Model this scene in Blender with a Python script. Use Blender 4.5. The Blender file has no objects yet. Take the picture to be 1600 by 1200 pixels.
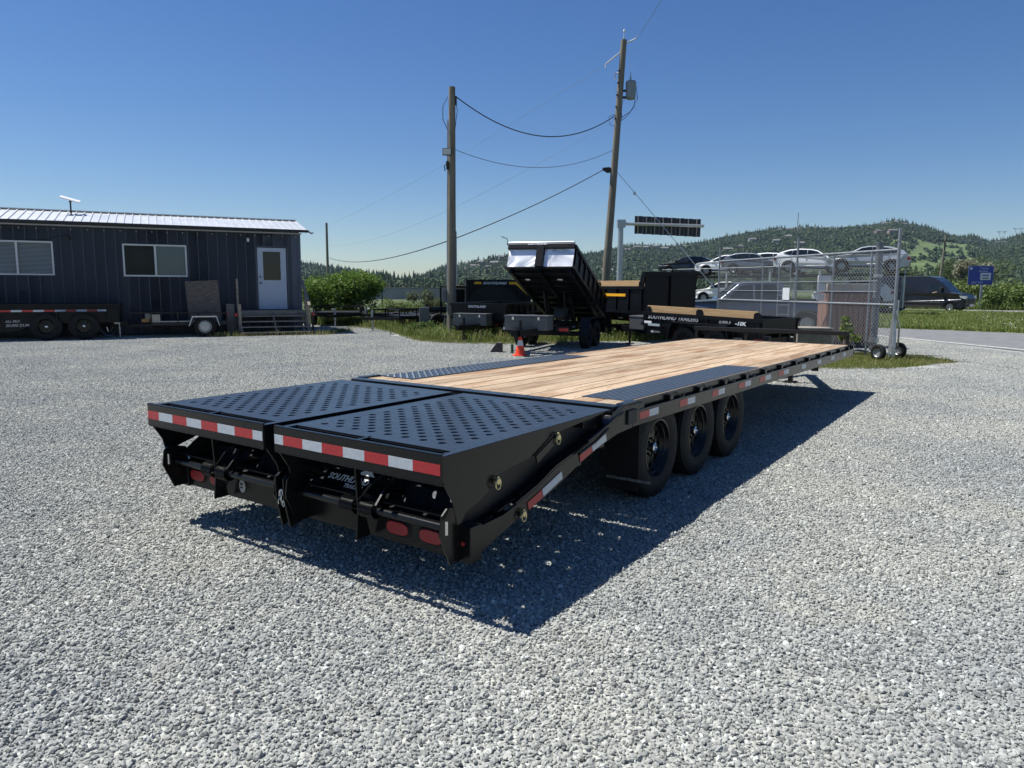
import bpy, bmesh, math, random
from mathutils import Vector, Matrix, Euler
import numpy as np
random.seed(7)
R = math.radians
sc = bpy.context.scene
col = sc.collection

# ------------------------------------------------------------ camera, sky, sun
PITCH, ROLL, CAMZ = 0.13114, 0.00502, 1.605
fw = Vector((0, math.cos(PITCH), -math.sin(PITCH)))
rt0 = Vector((1, 0, 0)); up0 = rt0.cross(fw)
rt = math.cos(ROLL) * rt0 + math.sin(ROLL) * up0
upv = -math.sin(ROLL) * rt0 + math.cos(ROLL) * up0
cd = bpy.data.cameras.new('camera')
cam = bpy.data.objects.new('camera', cd); col.objects.link(cam)
mw = Matrix((rt, upv, -fw)).transposed().to_4x4(); mw.translation = Vector((0, 0, CAMZ))
cam.matrix_world = mw
cd.sensor_width = 36; cd.lens = 25.69; cd.clip_end = 20000; cd.clip_start = .05
sc.camera = cam
SUN = Vector((-0.508, 0.168, 1.0)).normalized()
w = bpy.data.worlds.new('World'); sc.world = w; w.use_nodes = True
nt = w.node_tree; bg = nt.nodes['Background']
sky = nt.nodes.new('ShaderNodeTexSky'); sky.sky_type = 'NISHITA'; sky.sun_disc = False
sky.sun_elevation = math.asin(SUN.z); sky.sun_rotation = math.atan2(SUN.x, SUN.y) % (2 * math.pi)
sky.altitude = 50; sky.air_density = 1.0; sky.dust_density = 0.2; sky.ozone_density = 5.0
hs_ = nt.nodes.new('ShaderNodeHueSaturation'); hs_.inputs['Saturation'].default_value = 1.22; hs_.inputs['Hue'].default_value = .509
nt.links.new(sky.outputs[0], hs_.inputs['Color']); nt.links.new(hs_.outputs[0], bg.inputs[0]); bg.inputs[1].default_value = 0.066
sl = bpy.data.lights.new('sun', 'SUN'); sl.energy = 5.0; sl.angle = R(.53); sl.color = (1, .975, .92)
so = bpy.data.objects.new('sun', sl); col.objects.link(so)
so.rotation_euler = SUN.to_track_quat('Z', 'Y').to_euler(); so.location = (-20, 8, 40)
vs = sc.view_settings
vs.view_transform = 'Standard'; vs.look = 'None'; vs.exposure = 0.55; vs.gamma = 1
vs.use_curve_mapping = False
sc.render.engine = 'CYCLES'
sc.cycles.max_bounces = 6; sc.cycles.transparent_max_bounces = 12

# ------------------------------------------------------------ materials
MATS = {}
def mat(name, c, rough=.5, metal=0., var=0., vscale=3., stretch=(1, 1, 1), bump=0., bscale=30., spec=.5,
        alpha=1., c2=None, rvar=0., coat=0., trans=0., coords='Object', emit=None):
    if name in MATS: return MATS[name]
    m = bpy.data.materials.new(name); m.use_nodes = True
    n = m.node_tree.nodes; l = m.node_tree.links; b = n['Principled BSDF']
    b.inputs['Base Color'].default_value = (*c, 1); b.inputs['Roughness'].default_value = rough
    b.inputs['Metallic'].default_value = metal; b.inputs['Specular IOR Level'].default_value = spec
    b.inputs['Coat Weight'].default_value = coat
    if trans: b.inputs['Transmission Weight'].default_value = trans
    if alpha < 1: b.inputs['Alpha'].default_value = alpha
    if var or c2 or bump or rvar:
        tc = n.new('ShaderNodeTexCoord'); mp = n.new('ShaderNodeMapping')
        mp.inputs['Scale'].default_value = stretch
        if coords == 'World':
            g = n.new('ShaderNodeNewGeometry'); l.new(g.outputs['Position'], mp.inputs[0])
        else: l.new(tc.outputs['Object'], mp.inputs[0])
        no = n.new('ShaderNodeTexNoise'); no.inputs['Scale'].default_value = vscale; no.inputs['Detail'].default_value = 6
        no.inputs['Roughness'].default_value = .62
        l.new(mp.outputs[0], no.inputs[0])
        if var or c2:
            rp = n.new('ShaderNodeValToRGB'); l.new(no.outputs[0], rp.inputs[0])
            lo = c if c2 else tuple(x * (1 - var) for x in c); hi = c2 if c2 else tuple(min(1, x * (1 + var)) for x in c)
            rp.color_ramp.elements[0].position = .34; rp.color_ramp.elements[0].color = (*lo, 1)
            rp.color_ramp.elements[1].position = .68; rp.color_ramp.elements[1].color = (*hi, 1)
            l.new(rp.outputs[0], b.inputs['Base Color'])
        if rvar:
            mr = n.new('ShaderNodeMapRange'); l.new(no.outputs[0], mr.inputs[0])
            mr.inputs[3].default_value = max(.03, rough - rvar); mr.inputs[4].default_value = rough + rvar
            l.new(mr.outputs[0], b.inputs['Roughness'])
        if bump:
            nb = n.new('ShaderNodeTexNoise'); nb.inputs['Scale'].default_value = bscale; nb.inputs['Detail'].default_value = 4
            l.new(mp.outputs[0], nb.inputs[0]); bp = n.new('ShaderNodeBump')
            bp.inputs['Strength'].default_value = bump; bp.inputs['Distance'].default_value = .02
            l.new(nb.outputs[0], bp.inputs['Height']); l.new(bp.outputs[0], b.inputs['Normal'])
    MATS[name] = m
    return m

K = mat('black_powder_coat', (.006, .0065, .007), .24, rvar=.09, vscale=5, bump=.012, bscale=40, spec=.3)
KD = mat('black_trailer_paint', (.004, .0042, .006), .38, rvar=.08, vscale=4, spec=.22)
KM = mat('black_matt_steel', (.008, .008, .009), .5, rvar=.12, vscale=8, var=.3, spec=.35)
KS = mat('black_deck_plate', (.038, .044, .052), .29, metal=.5, rvar=.1, vscale=9, bump=.05, bscale=50)
TREAD = mat('diamond_plate', (.06, .078, .10), .36, metal=.45, rvar=.08, vscale=7)
RUB = mat('tyre_rubber', (.008, .008, .0085), .7, spec=.3, var=.4, vscale=6, bump=.2, bscale=90)
RED = mat('red_reflective_tape', (.42, .025, .03), .35, var=.12, vscale=60)
WHT = mat('white_reflective_tape', (.5, .53, .56), .35, var=.1, vscale=60)
LENS = mat('red_lamp_lens', (.30, .012, .015), .18, bump=.4, bscale=160)
ZINC = mat('yellow_zinc', (.55, .48, .26), .3, metal=.9)
CHR = mat('bright_steel', (.62, .62, .62), .25, metal=1)
GALV = mat('galvanised_steel', (.42, .44, .45), .42, metal=.7, var=.15, vscale=14)
GRYB = mat('grey_steel_toolbox', (.10, .105, .11), .42, metal=.3, rvar=.1, var=.15, vscale=6)
LET = mat('white_lettering', (.75, .76, .78), .5)
YEL = mat('yellow_stripe', (.85, .42, .01), .45)
WOODT = mat('timber_rail', (.40, .25, .12), .75, c2=(.52, .34, .17), vscale=2, stretch=(12, 1.2, 12), bump=.3, bscale=8)
GLASS = mat('dark_window_glass', (.010, .015, .018), .04, spec=.45)
WHITEP = mat('white_car_paint', (.86, .86, .86), .25, coat=.6, var=.04)
GREYP = mat('grey_car_paint', (.13, .15, .18), .28, metal=.4, coat=.5)
NAVYP = mat('dark_car_paint', (.02, .026, .036), .25, metal=.3, coat=.5)
VANP = mat('slate_van_paint', (.016, .018, .027), .32, metal=.35, coat=.4, rvar=.08)
PLAST = mat('black_plastic', (.015, .015, .016), .6)
ALLOY = mat('alloy_wheel', (.38, .39, .4), .35, metal=.8)

def gravel_nodes(m, stones):
    n = m.node_tree.nodes; l = m.node_tree.links; b = n['Principled BSDF']
    b.inputs['Roughness'].default_value = .85; b.inputs['Specular IOR Level'].default_value = .25
    g = n.new('ShaderNodeNewGeometry')
    big = n.new('ShaderNodeTexNoise'); big.inputs['Scale'].default_value = .55; big.inputs['Detail'].default_value = 5
    big.inputs['Roughness'].default_value = .6
    l.new(g.outputs['Position'], big.inputs[0])
    rp = n.new('ShaderNodeValToRGB'); el = rp.color_ramp.elements
    if stones:
        at = n.new('ShaderNodeAttribute'); at.attribute_name = 'tone'; l.new(at.outputs['Fac'], rp.inputs[0])
        sp = n.new('ShaderNodeTexNoise'); sp.inputs['Scale'].default_value = 160; sp.inputs['Detail'].default_value = 3
        l.new(g.outputs['Position'], sp.inputs[0])
    else:
        vo = n.new('ShaderNodeTexVoronoi'); vo.inputs['Scale'].default_value = 46
        l.new(g.outputs['Position'], vo.inputs[0]); sx = n.new('ShaderNodeSeparateColor'); l.new(vo.outputs['Color'], sx.inputs[0])
        l.new(sx.outputs[0], rp.inputs[0])
        bp = n.new('ShaderNodeBump'); bp.inputs['Strength'].default_value = .9; bp.inputs['Distance'].default_value = .012
        bp.invert = True; l.new(vo.outputs['Distance'], bp.inputs['Height']); l.new(bp.outputs[0], b.inputs['Normal'])
    for e in el[:-1][1:]: el.remove(e)
    el[0].position = 0; el[0].color = (.16, .165, .161, 1)
    el[1].position = 1; el[1].color = (.56, .57, .545, 1)
    e = el.new(.25); e.color = (.285, .292, .282, 1)
    e = el.new(.6); e.color = (.36, .367, .35, 1)
    e = el.new(.88); e.color = (.43, .434, .405, 1)
    mx = n.new('ShaderNodeMix'); mx.data_type = 'RGBA'; mx.blend_type = 'MULTIPLY'; mx.inputs[0].default_value = 1
    l.new(rp.outputs[0], mx.inputs[6])
    r2 = n.new('ShaderNodeValToRGB'); l.new(big.outputs[0], r2.inputs[0])
    r2.color_ramp.elements[0].position = .3; r2.color_ramp.elements[0].color = (.76, .78, .80, 1)
    r2.color_ramp.elements[1].position = .72; r2.color_ramp.elements[1].color = (1.1, 1.08, 1.0, 1)
    l.new(r2.outputs[0], mx.inputs[7])
    # dusty yellowish scuffs
    du = n.new('ShaderNodeTexNoise'); du.inputs['Scale'].default_value = .9; du.inputs['Detail'].default_value = 6
    du.inputs['Roughness'].default_value = .7
    l.new(g.outputs['Position'], du.inputs[0])
    r3 = n.new('ShaderNodeMapRange'); r3.inputs[1].default_value = .56; r3.inputs[2].default_value = .74
    r3.inputs[3].default_value = 0; r3.inputs[4].default_value = .6
    l.new(du.outputs[0], r3.inputs[0])
    m3 = n.new('ShaderNodeMix'); m3.data_type = 'RGBA'; l.new(r3.outputs[0], m3.inputs[0])
    l.new(mx.outputs[2], m3.inputs[6]); m3.inputs[7].default_value = (.40, .385, .325, 1)
    l.new(m3.outputs[2], b.inputs['Base Color'])
GRAVEL = bpy.data.materials.new('crushed_gravel'); GRAVEL.use_nodes = True; gravel_nodes(GRAVEL, False)
STONE = bpy.data.materials.new('gravel_stone'); STONE.use_nodes = True; gravel_nodes(STONE, True)

def leafmat(name, lo, hi, scale=.4):
    m = bpy.data.materials.new(name); m.use_nodes = True
    n = m.node_tree.nodes; l = m.node_tree.links; b = n['Principled BSDF']
    b.inputs['Roughness'].default_value = .6; b.inputs['Specular IOR Level'].default_value = .3
    oi = n.new('ShaderNodeObjectInfo'); g = n.new('ShaderNodeNewGeometry')
    no = n.new('ShaderNodeTexNoise'); no.inputs['Scale'].default_value = scale; no.inputs['Detail'].default_value = 5
    l.new(g.outputs['Position'], no.inputs[0])
    ad = n.new('ShaderNodeMath'); ad.operation = 'MULTIPLY_ADD'; l.new(oi.outputs['Random'], ad.inputs[0]); ad.inputs[1].default_value = .5
    l.new(no.outputs[0], ad.inputs[2])
    ri = n.new('ShaderNodeMath'); ri.operation = 'MULTIPLY_ADD'; l.new(g.outputs['Random Per Island'], ri.inputs[0]); ri.inputs[1].default_value = .35
    l.new(ad.outputs[0], ri.inputs[2])
    rp = n.new('ShaderNodeValToRGB'); rp.color_ramp.elements[0].position = .45; rp.color_ramp.elements[0].color = (*lo, 1)
    rp.color_ramp.elements[1].position = 1.15 if False else 1.0; rp.color_ramp.elements[1].color = (*hi, 1)
    l.new(ri.outputs[0], rp.inputs[0]); l.new(rp.outputs[0], b.inputs['Base Color'])
    tr = n.new('ShaderNodeBsdfTranslucent'); l.new(rp.outputs[0], tr.inputs[0])
    ms = n.new('ShaderNodeMixShader'); ms.inputs[0].default_value = .3
    l.new(b.outputs[0], ms.inputs[1]); l.new(tr.outputs[0], ms.inputs[2])
    l.new(ms.outputs[0], n['Material Output'].inputs['Surface'])
    return m
FOREST = leafmat('forest_green', (.018, .038, .016), (.065, .098, .03), .006)
BUSHM = leafmat('bright_bush_leaf', (.06, .13, .015), (.17, .26, .04), .8)
SHRUBM = leafmat('verge_shrub_leaf', (.07, .12, .025), (.16, .21, .06), .5)
GRASSM = leafmat('grass_blade', (.07, .13, .018), (.17, .21, .045), .6)
DRYM = leafmat('dry_grass_blade', (.14, .14, .045), (.30, .27, .11), .9)
WEEDM = leafmat('weed_leaf', (.055, .10, .02), (.14, .2, .05), .8)

# ------------------------------------------------------------ mesh helpers
def tag(o, label=None, cat=None, group=None, kind=None):
    if label: o['label'] = label
    if cat: o['category'] = cat
    if group: o['group'] = group
    if kind: o['kind'] = kind
    return o
def thing(name, label, cat, loc=(0, 0, 0), rz=0, group=None):
    o = bpy.data.objects.new(name, None); col.objects.link(o); o.empty_display_size = .2
    o.location = loc; o.rotation_euler = (0, 0, rz)
    return tag(o, label, cat, group)
def part(name, mesh, parent, loc=(0, 0, 0), rot=(0, 0, 0)):
    o = bpy.data.objects.new(name, mesh); col.objects.link(o); o.parent = parent
    o.location = loc or (0, 0, 0); o.rotation_euler = rot or (0, 0, 0)
    return o
class MB:
    def __init__(s): s.v = []; s.f = []; s.m = []
    def add(s, vs, fs, mi=0):
        k = len(s.v); s.v += [tuple(p) for p in vs]; s.f += [tuple(i + k for i in f) for f in fs]; s.m += [mi] * len(fs); return s
    def box(s, x0, x1, y0, y1, z0, z1, mi=0, M=None):
        vs = [Vector((x, y, z)) for z in (z0, z1) for y in (y0, y1) for x in (x0, x1)]
        if M: vs = [M @ p for p in vs]
        return s.add(vs, [(0, 2, 3, 1), (4, 5, 7, 6), (0, 1, 5, 4), (2, 6, 7, 3), (0, 4, 6, 2), (1, 3, 7, 5)], mi)
    def beam(s, a, b, w, h, mi=0, up=(0, 0, 1)):
        a = Vector(a); b = Vector(b); d = (b - a).normalized(); u = Vector(up)
        if abs(d.dot(u)) > .98: u = Vector((0, 1, 0))
        r = d.cross(u).normalized(); u = r.cross(d)
        vs = [p + r * sx * w / 2 + u * sz * h / 2 for p in (a, b) for sx, sz in ((-1, -1), (1, -1), (1, 1), (-1, 1))]
        return s.add(vs, [(0, 1, 2, 3), (7, 6, 5, 4), (0, 4, 5, 1), (1, 5, 6, 2), (2, 6, 7, 3), (3, 7, 4, 0)], mi)
    def tube(s, pts, r, n=6, mi=0, r1=None, cap=True):
        pts = [Vector(p) for p in pts]; k = len(s.v); N = len(pts); ref = Vector((.3, .2, 1)).normalized()
        for i, p in enumerate(pts):
            d = (pts[min(i + 1, N - 1)] - pts[max(i - 1, 0)]).normalized()
            a = d.cross(ref)
            if a.length < .1: a = d.cross(Vector((1, 0, 0)))
            a.normalize(); b = d.cross(a)
            rr = r if r1 is None else r + (r1 - r) * i / (N - 1)
            for j in range(n):
                t = 2 * math.pi * j / n; s.v.append(tuple(p + a * rr * math.cos(t) + b * rr * math.sin(t)))
        for i in range(N - 1):
            for j in range(n):
                s.f.append((k + i * n + j, k + i * n + (j + 1) % n, k + (i + 1) * n + (j + 1) % n, k + (i + 1) * n + j)); s.m.append(mi)
        if cap:
            s.f.append(tuple(k + j for j in range(n))[::-1]); s.m.append(mi)
            s.f.append(tuple(k + (N - 1) * n + j for j in range(n))); s.m.append(mi)
        return s
    def prism(s, pts, axis, a, b, mi=0):
        def P(p, t):
            if axis == 'x': return (t, p[0], p[1])
            if axis == 'y': return (p[0], t, p[1])
            return (p[0], p[1], t)
        n = len(pts); vs = [P(p, a) for p in pts] + [P(p, b) for p in pts]
        fs = [tuple(range(n))[::-1], tuple(range(n, 2 * n))] + [(i, (i + 1) % n, n + (i + 1) % n, n + i) for i in range(n)]
        return s.add(vs, fs, mi)
    def lathe(s, prof, c, ax='x', n=24, mi=0):
        k = len(s.v); c = Vector(c); N = len(prof)
        for (r, t) in prof:
            for j in range(n):
                a = 2 * math.pi * j / n; u, v = r * math.cos(a), r * math.sin(a)
                p = {'x': (t, u, v), 'y': (u, t, v), 'z': (u, v, t)}[ax]
                s.v.append(tuple(c + Vector(p)))
        for i in range(N - 1):
            for j in range(n):
                s.f.append((k + i * n + j, k + i * n + (j + 1) % n, k + (i + 1) * n + (j + 1) % n, k + (i + 1) * n + j)); s.m.append(mi)
        return s
    def parts(s, name, mats, parent, loc, rot, smooth, bevel, seg):
        """every primitive that was added becomes a part of its own"""
        n = len(s.v); root = list(range(n))
        def find(i):
            while root[i] != i: root[i] = root[root[i]]; i = root[i]
            return i
        for f in s.f:
            for j in f[1:]: root[find(j)] = find(f[0])
        groups = {}
        for f in s.f: groups.setdefault(find(f[0]), []).append(f)
        out = []
        for fs in groups.values():
            q = MB(); idx = {}
            for f in fs:
                for j in f:
                    if j not in idx: idx[j] = len(q.v); q.v.append(s.v[j])
                q.f.append(tuple(idx[j] for j in f)); q.m.append(0)
            out.append(q.build(name, mats, parent, loc, rot, smooth, bevel, seg))
        return out[0]
    def mesh(s, name, mats, smooth=False, recalc=True):
        me = bpy.data.meshes.new(name); me.from_pydata(s.v, [], s.f)
        if not isinstance(mats, (list, tuple)): mats = [mats]
        for m in mats: me.materials.append(m)
        if len(mats) > 1: me.polygons.foreach_set('material_index', s.m)
        if recalc:
            bm = bmesh.new(); bm.from_mesh(me); bmesh.ops.recalc_face_normals(bm, faces=bm.faces); bm.to_mesh(me); bm.free()
        if smooth:
            for p in me.polygons: p.use_smooth = True
            try: me.set_sharp_from_angle(angle=R(35))
            except Exception: pass
        me.update(); return me
    def build(s, name, mats, parent=None, loc=(0, 0, 0), rot=(0, 0, 0), smooth=False, bevel=0, seg=2, split=False):
        if split: return s.parts(name, mats, parent, loc, rot, smooth, bevel, seg)
        o = part(name, s.mesh(name, mats, smooth), parent, loc, rot)
        if bevel:
            b = o.modifiers.new('bevel', 'BEVEL'); b.width = bevel; b.segments = seg; b.limit_method = 'ANGLE'; b.angle_limit = R(40)
        return o
def lettering(txt, size, m, parent, loc, rot=None, shear=.25, bold=.012, name='lettering', M=None, align='LEFT'):
    c = bpy.data.curves.new('txt', 'FONT'); c.body = txt; c.size = size; c.shear = shear; c.offset = bold * size; c.extrude = .0012
    c.align_x = align; c.resolution_u = 2
    t = bpy.data.objects.new('txt', c); me = bpy.data.meshes.new_from_object(t)
    bpy.data.objects.remove(t); me.materials.clear(); me.materials.append(m)
    o = part(name, me, parent, loc)
    if M is not None: o.matrix_local = M
    else: o.rotation_euler = rot
    return o
def face_matrix(origin, xdir, zup):      # text plane: x along xdir, y along zup
    x = Vector(xdir).normalized(); y = Vector(zup); y = (y - x * y.dot(x)).normalized(); z = x.cross(y)
    M = Matrix((x, y, z)).transposed().to_4x4(); M.translation = Vector(origin); return M

WHEELS = {}
def wheel(parent, x, y, z, r, wd, side, rim=None, spokes=8, hub=CHR, n=32, simple=False):
    """tyre (part) > rim, hub_cap (sub-parts); side = +1 outer face towards +x"""
    rim = rim or K
    key = (r, wd, side, rim.name, spokes, hub.name, n, simple)
    if key not in WHEELS:
        h = wd / 2; ri = r * .56
        t = MB(); prof = [(ri, -h * .8), (r * .70, -h * .98), (r * .88, -h), (r * .97, -h * .8)]
        if not simple:
            for q in (-.5, -.17, .17, .5):
                prof += [(r, h * (q - .13)), (r, h * (q + .13)), (r * .972, h * (q + .135)), (r * .972, h * (q + .195))]
        else: prof += [(r, -h * .5), (r, h * .5)]
        prof += [(r * .97, h * .8), (r * .88, h), (r * .70, h * .98), (ri * 1.03, h * .85), (ri, h * .8)]
        t.lathe(prof, (0, 0, 0), 'x', n)
        g = MB(); s = side
        g.lathe([(ri, -h * .78 * s), (ri * .98, -h * .7 * s), (ri * .9, -h * .6 * s), (ri * .88, h * .6 * s), (ri * .97, h * .72 * s), (ri * 1.03, h * .88 * s), (ri * .97, h * .9 * s), (ri * .9, h * .6 * s), (ri * .8, h * .3 * s), (ri * .72, h * .3 * s), (ri * .72, h * .2 * s), (ri * .88, h * .2 * s)], (0, 0, 0), 'x', n)
        g.lathe([(.001, h * .32 * s), (ri * .3, h * .36 * s), (ri * .40, h * .3 * s), (ri * .40, h * .16 * s), (.001, h * .16 * s)], (0, 0, 0), 'x', 16)
        for i in range(spokes):
            a = 2 * math.pi * (i + .5) / spokes; d = Vector((0, math.cos(a), math.sin(a)))
            g.beam(d * ri * .35 + Vector((h * .27 * s, 0, 0)), d * ri * .78 + Vector((h * .24 * s, 0, 0)), h * .14, ri * (.30 if spokes > 6 else .24), up=Vector((0, -math.sin(a), math.cos(a))))
            a = 2 * math.pi * i / spokes; d = Vector((0, math.cos(a), math.sin(a)))
            if not simple: g.tube([d * ri * .30 + Vector((h * .3 * s, 0, 0)), d * ri * .30 + Vector((h * .5 * s, 0, 0))], ri * .045, 6)
        # dark brake drum behind
        g.lathe([(.001, -h * .1 * s), (ri * .7, -h * .1 * s), (ri * .72, -h * .5 * s)], (0, 0, 0), 'x', 16)
        c = MB(); c.lathe([(ri * .17, h * .3 * s), (ri * .17, h * .66 * s), (ri * .12, h * .72 * s), (ri * .09, h * .6 * s), (.001, h * .6 * s)], (0, 0, 0), 'x', 14)
        WHEELS[key] = (t.mesh('tyre', RUB, True), g.mesh('rim', rim, True), c.mesh('hub_cap', hub, True))
    a, b, c = WHEELS[key]
    o = part('tyre', a, parent, (x, y, z)); part('rim', b, o)
    if not simple or hub is not CHR: part('hub_cap', c, o)
    return o
def struct(name, pts, z, m, label=None):
    b = MB(); b.add([(p[0], p[1], z) for p in pts], [tuple(range(len(pts)))])
    me = b.mesh(name, m, recalc=False)
    if me.polygons[0].normal.z < 0: me.flip_normals()
    o = part(name, me, None); tag(o, kind='structure'); return o

def scatter(name, pts, rots, scls, idxs, protos, kind='stuff', label=None, cat=None):
    """one object: prototypes instanced on points"""
    me = bpy.data.meshes.new(name); me.vertices.add(len(pts)); me.vertices.foreach_set('co', np.asarray(pts, dtype=np.float32).ravel())
    for nm, ty, arr in (('rot', 'FLOAT_VECTOR', rots), ('scl', 'FLOAT_VECTOR', scls), ('idx', 'INT', idxs)):
        a = me.attributes.new(nm, ty, 'POINT')
        a.data.foreach_set('vector' if ty == 'FLOAT_VECTOR' else 'value', np.asarray(arr).ravel())
    o = bpy.data.objects.new(name, me); col.objects.link(o)
    pc = bpy.data.collections.new(name + '_shapes')
    for i, pm in enumerate(protos):
        po = bpy.data.objects.new('%s_%02d' % (name, i), pm); pc.objects.link(po)
    g = bpy.data.node_groups.new(name, 'GeometryNodeTree')
    g.interface.new_socket('Geometry', in_out='INPUT', socket_type='NodeSocketGeometry')
    g.interface.new_socket('Geometry', in_out='OUTPUT', socket_type='NodeSocketGeometry')
    N = g.nodes; L = g.links
    i = N.new('NodeGroupInput'); ou = N.new('NodeGroupOutput'); m2p = N.new('GeometryNodeMeshToPoints')
    ci = N.new('GeometryNodeCollectionInfo'); ci.inputs['Collection'].default_value = pc
    ci.inputs['Separate Children'].default_value = True; ci.inputs['Reset Children'].default_value = True
    iop = N.new('GeometryNodeInstanceOnPoints'); iop.inputs['Pick Instance'].default_value = True
    def at(nm, dt):
        a = N.new('GeometryNodeInputNamedAttribute'); a.data_type = dt; a.inputs['Name'].default_value = nm; return a.outputs['Attribute']
    L.new(i.outputs[0], m2p.inputs['Mesh']); L.new(m2p.outputs[0], iop.inputs['Points'])
    L.new(ci.outputs[0], iop.inputs['Instance']); L.new(at('idx', 'INT'), iop.inputs['Instance Index'])
    e2r = N.new('FunctionNodeEulerToRotation'); L.new(at('rot', 'FLOAT_VECTOR'), e2r.inputs[0])
    L.new(e2r.outputs[0], iop.inputs['Rotation']); L.new(at('scl', 'FLOAT_VECTOR'), iop.inputs['Scale'])
    L.new(iop.outputs[0], ou.inputs[0])
    md = o.modifiers.new('scatter', 'NODES'); md.node_group = g
    tag(o, label, cat, kind=kind)
    return o
def inpoly(x, y, P):
    c = False; j = len(P) - 1
    for i in range(len(P)):
        if (P[i][1] > y) != (P[j][1] > y) and x < (P[j][0] - P[i][0]) * (y - P[i][1]) / (P[j][1] - P[i][1]) + P[i][0]: c = not c
        j = i
    return c
# ------------------------------------------------------------ ground, roads
LAND = mat('valley_grassland', (.05, .075, .025), .95, c2=(.10, .12, .045), vscale=.05, coords='World')
ASPH = mat('worn_asphalt', (.13, .135, .14), .9, c2=(.19, .19, .185), vscale=2.2, bump=.4, bscale=90, coords='World')
ASPH2 = mat('highway_asphalt', (.19, .19, .185), .9, c2=(.24, .24, .23), vscale=.5, coords='World')
PAINT = mat('road_line_paint', (.62, .62, .58), .7, var=.25, vscale=9, coords='World')
SOIL = mat('turf_soil', (.075, .085, .03), .95, c2=(.16, .16, .07), vscale=1.5, bump=.5, bscale=25, coords='World')
struct('ground', [(-6000, -3000), (6000, -3000), (6000, 6000), (-6000, 6000)], -.02, LAND)
YARD = [(-45, -12), (16, -12), (15.5, 9), (13.4, 19.7), (12.4, 28), (9.6, 30), (7.5, 24.2), (3.6, 22.5), (1.7, 22), (-.4, 21.6), (-1.6, 21.6), (-2.8, 22.4),
        (-3.6, 24.5), (-4.7, 27.6), (-6.3, 30.2), (-9, 31.5), (-14, 32), (-45, 28)]
struct('gravel_yard', YARD, 0, GRAVEL)
ROAD = [(17.2, -12), (15.6, 9), (13.55, 19.6), (13.05, 22.2), (12.5, 25.4), (11.4, 33), (9.5, 46), (13.5, 46), (14.4, 33.2), (15.46, 30.6), (17.5, 29.2), (19.1, 27.3), (25, 19), (40, 2), (50, -12)]
struct('side_road', ROAD, .004, ASPH)
def strip(pts, wd):
    L = []; Rr = []
    for i, p in enumerate(pts):
        a = Vector(pts[max(0, i - 1)]); b = Vector(pts[min(len(pts) - 1, i + 1)]); d = (b - a).normalized(); n = Vector((-d.y, d.x)) * wd / 2
        L.append(Vector(p) + n); Rr.append(Vector(p) - n)
    return [tuple(q) for q in L + Rr[::-1]]
struct('road_line', strip([(17.4, -5), (15.95, 9), (13.9, 19.6), (13.42, 22.2), (12.87, 25.4), (11.8, 33)], .13), .008, PAINT)
VERGE = [(9.5, 46), (13.5, 46), (14.4, 33.2), (15.46, 30.6), (17.5, 29.2), (19.1, 27.3), (25, 19), (40, 2), (90, 2), (60, 36), (45.5, 43.5), (35.4, 50.6), (30.75, 55.4), (27.9, 58.2), (20, 64), (9, 70)]
struct('grass_verge', VERGE, -.004, SOIL)
HWY = [(9, 71), (20, 64.4), (27.9, 58.4), (30.75, 55.6), (35.4, 50.8), (45.5, 43.7), (60, 36.2), (110, 12), (150, 12), (70, 42), (54, 50), (40.35, 57.9), (33.8, 61.1), (30.85, 64.5), (22, 71), (9, 80)]
struct('highway', HWY, .004, ASPH2)
GPATCH = [(5.4, 15.6), (6.2, 14.7), (7.6, 14.75), (8.9, 15.6), (9.9, 16.2), (10.0, 17.3), (8.6, 18.5), (7.2, 19.4), (6.0, 18.2)]
struct('grass_patch', GPATCH, .004, SOIL)

# crushed stone, laid in tiles that are turned at random
def stone_tile(seed):
    rng = random.Random(seed); b = MB(); tones = []
    bm = bmesh.new(); bmesh.ops.create_icosphere(bm, subdivisions=1, radius=1)
    iv = [v.co.copy() for v in bm.verts]; jf = [[v.index for v in f.verts] for f in bm.faces]; bm.free()
    # low-poly angular pebbles: 12 vertices, 20 faces
    G = 61
    for i in range(G):
        for j in range(G):
            for rep in range(2 if rng.random() < .16 else 1):
                s = rng.lognormvariate(0, .33) * .0080; s = min(s, .017)
                x = (i + .5 + rng.uniform(-.55, .55)) / G; y = (j + .5 + rng.uniform(-.55, .55)) / G
                M = Matrix.Translation((x - .5, y - .5, rng.uniform(-.001, .0045) + (.0045 if rep else 0))) @ Euler((rng.gauss(0, .6), rng.gauss(0, .6), rng.uniform(0, 6.3))).to_matrix().to_4x4() @ Matrix.Diagonal((s * rng.uniform(.95, 1.45), s * rng.uniform(.75, 1.1), s * rng.uniform(.48, .82), 1))
                b.add([M @ (v * rng.uniform(.78, 1.16)) for v in iv], jf)
                t = min(1, max(0, rng.gauss(.5, .27))); tones += [t] * len(jf)
    me = b.mesh('stone_tile', STONE, recalc=False)
    a = me.attributes.new('tone', 'FLOAT', 'FACE'); a.data.foreach_set('value', tones)
    return me
tiles = [stone_tile(k) for k in range(5)]
P = []; Rr = []; S = []; I = []
rng = random.Random(3)
for yi in range(0, 34):
    for xi in range(-30, 16):
        x, y = xi + .5, yi + .5
        if abs(x) > .78 * y + 2.2 or y < 1.0: continue
        if not inpoly(x, y, YARD) or inpoly(x, y, ROAD): continue
        if inpoly(x, y, GPATCH): continue
        P.append((x, y, 0)); Rr.append((0, 0, rng.randrange(4) * math.pi / 2)); S.append((1, 1, 1)); I.append(rng.randrange(5))
scatter('gravel_stones', P, Rr, S, I, tiles, label='crushed grey gravel covering the whole trailer yard', cat='gravel')

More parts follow.
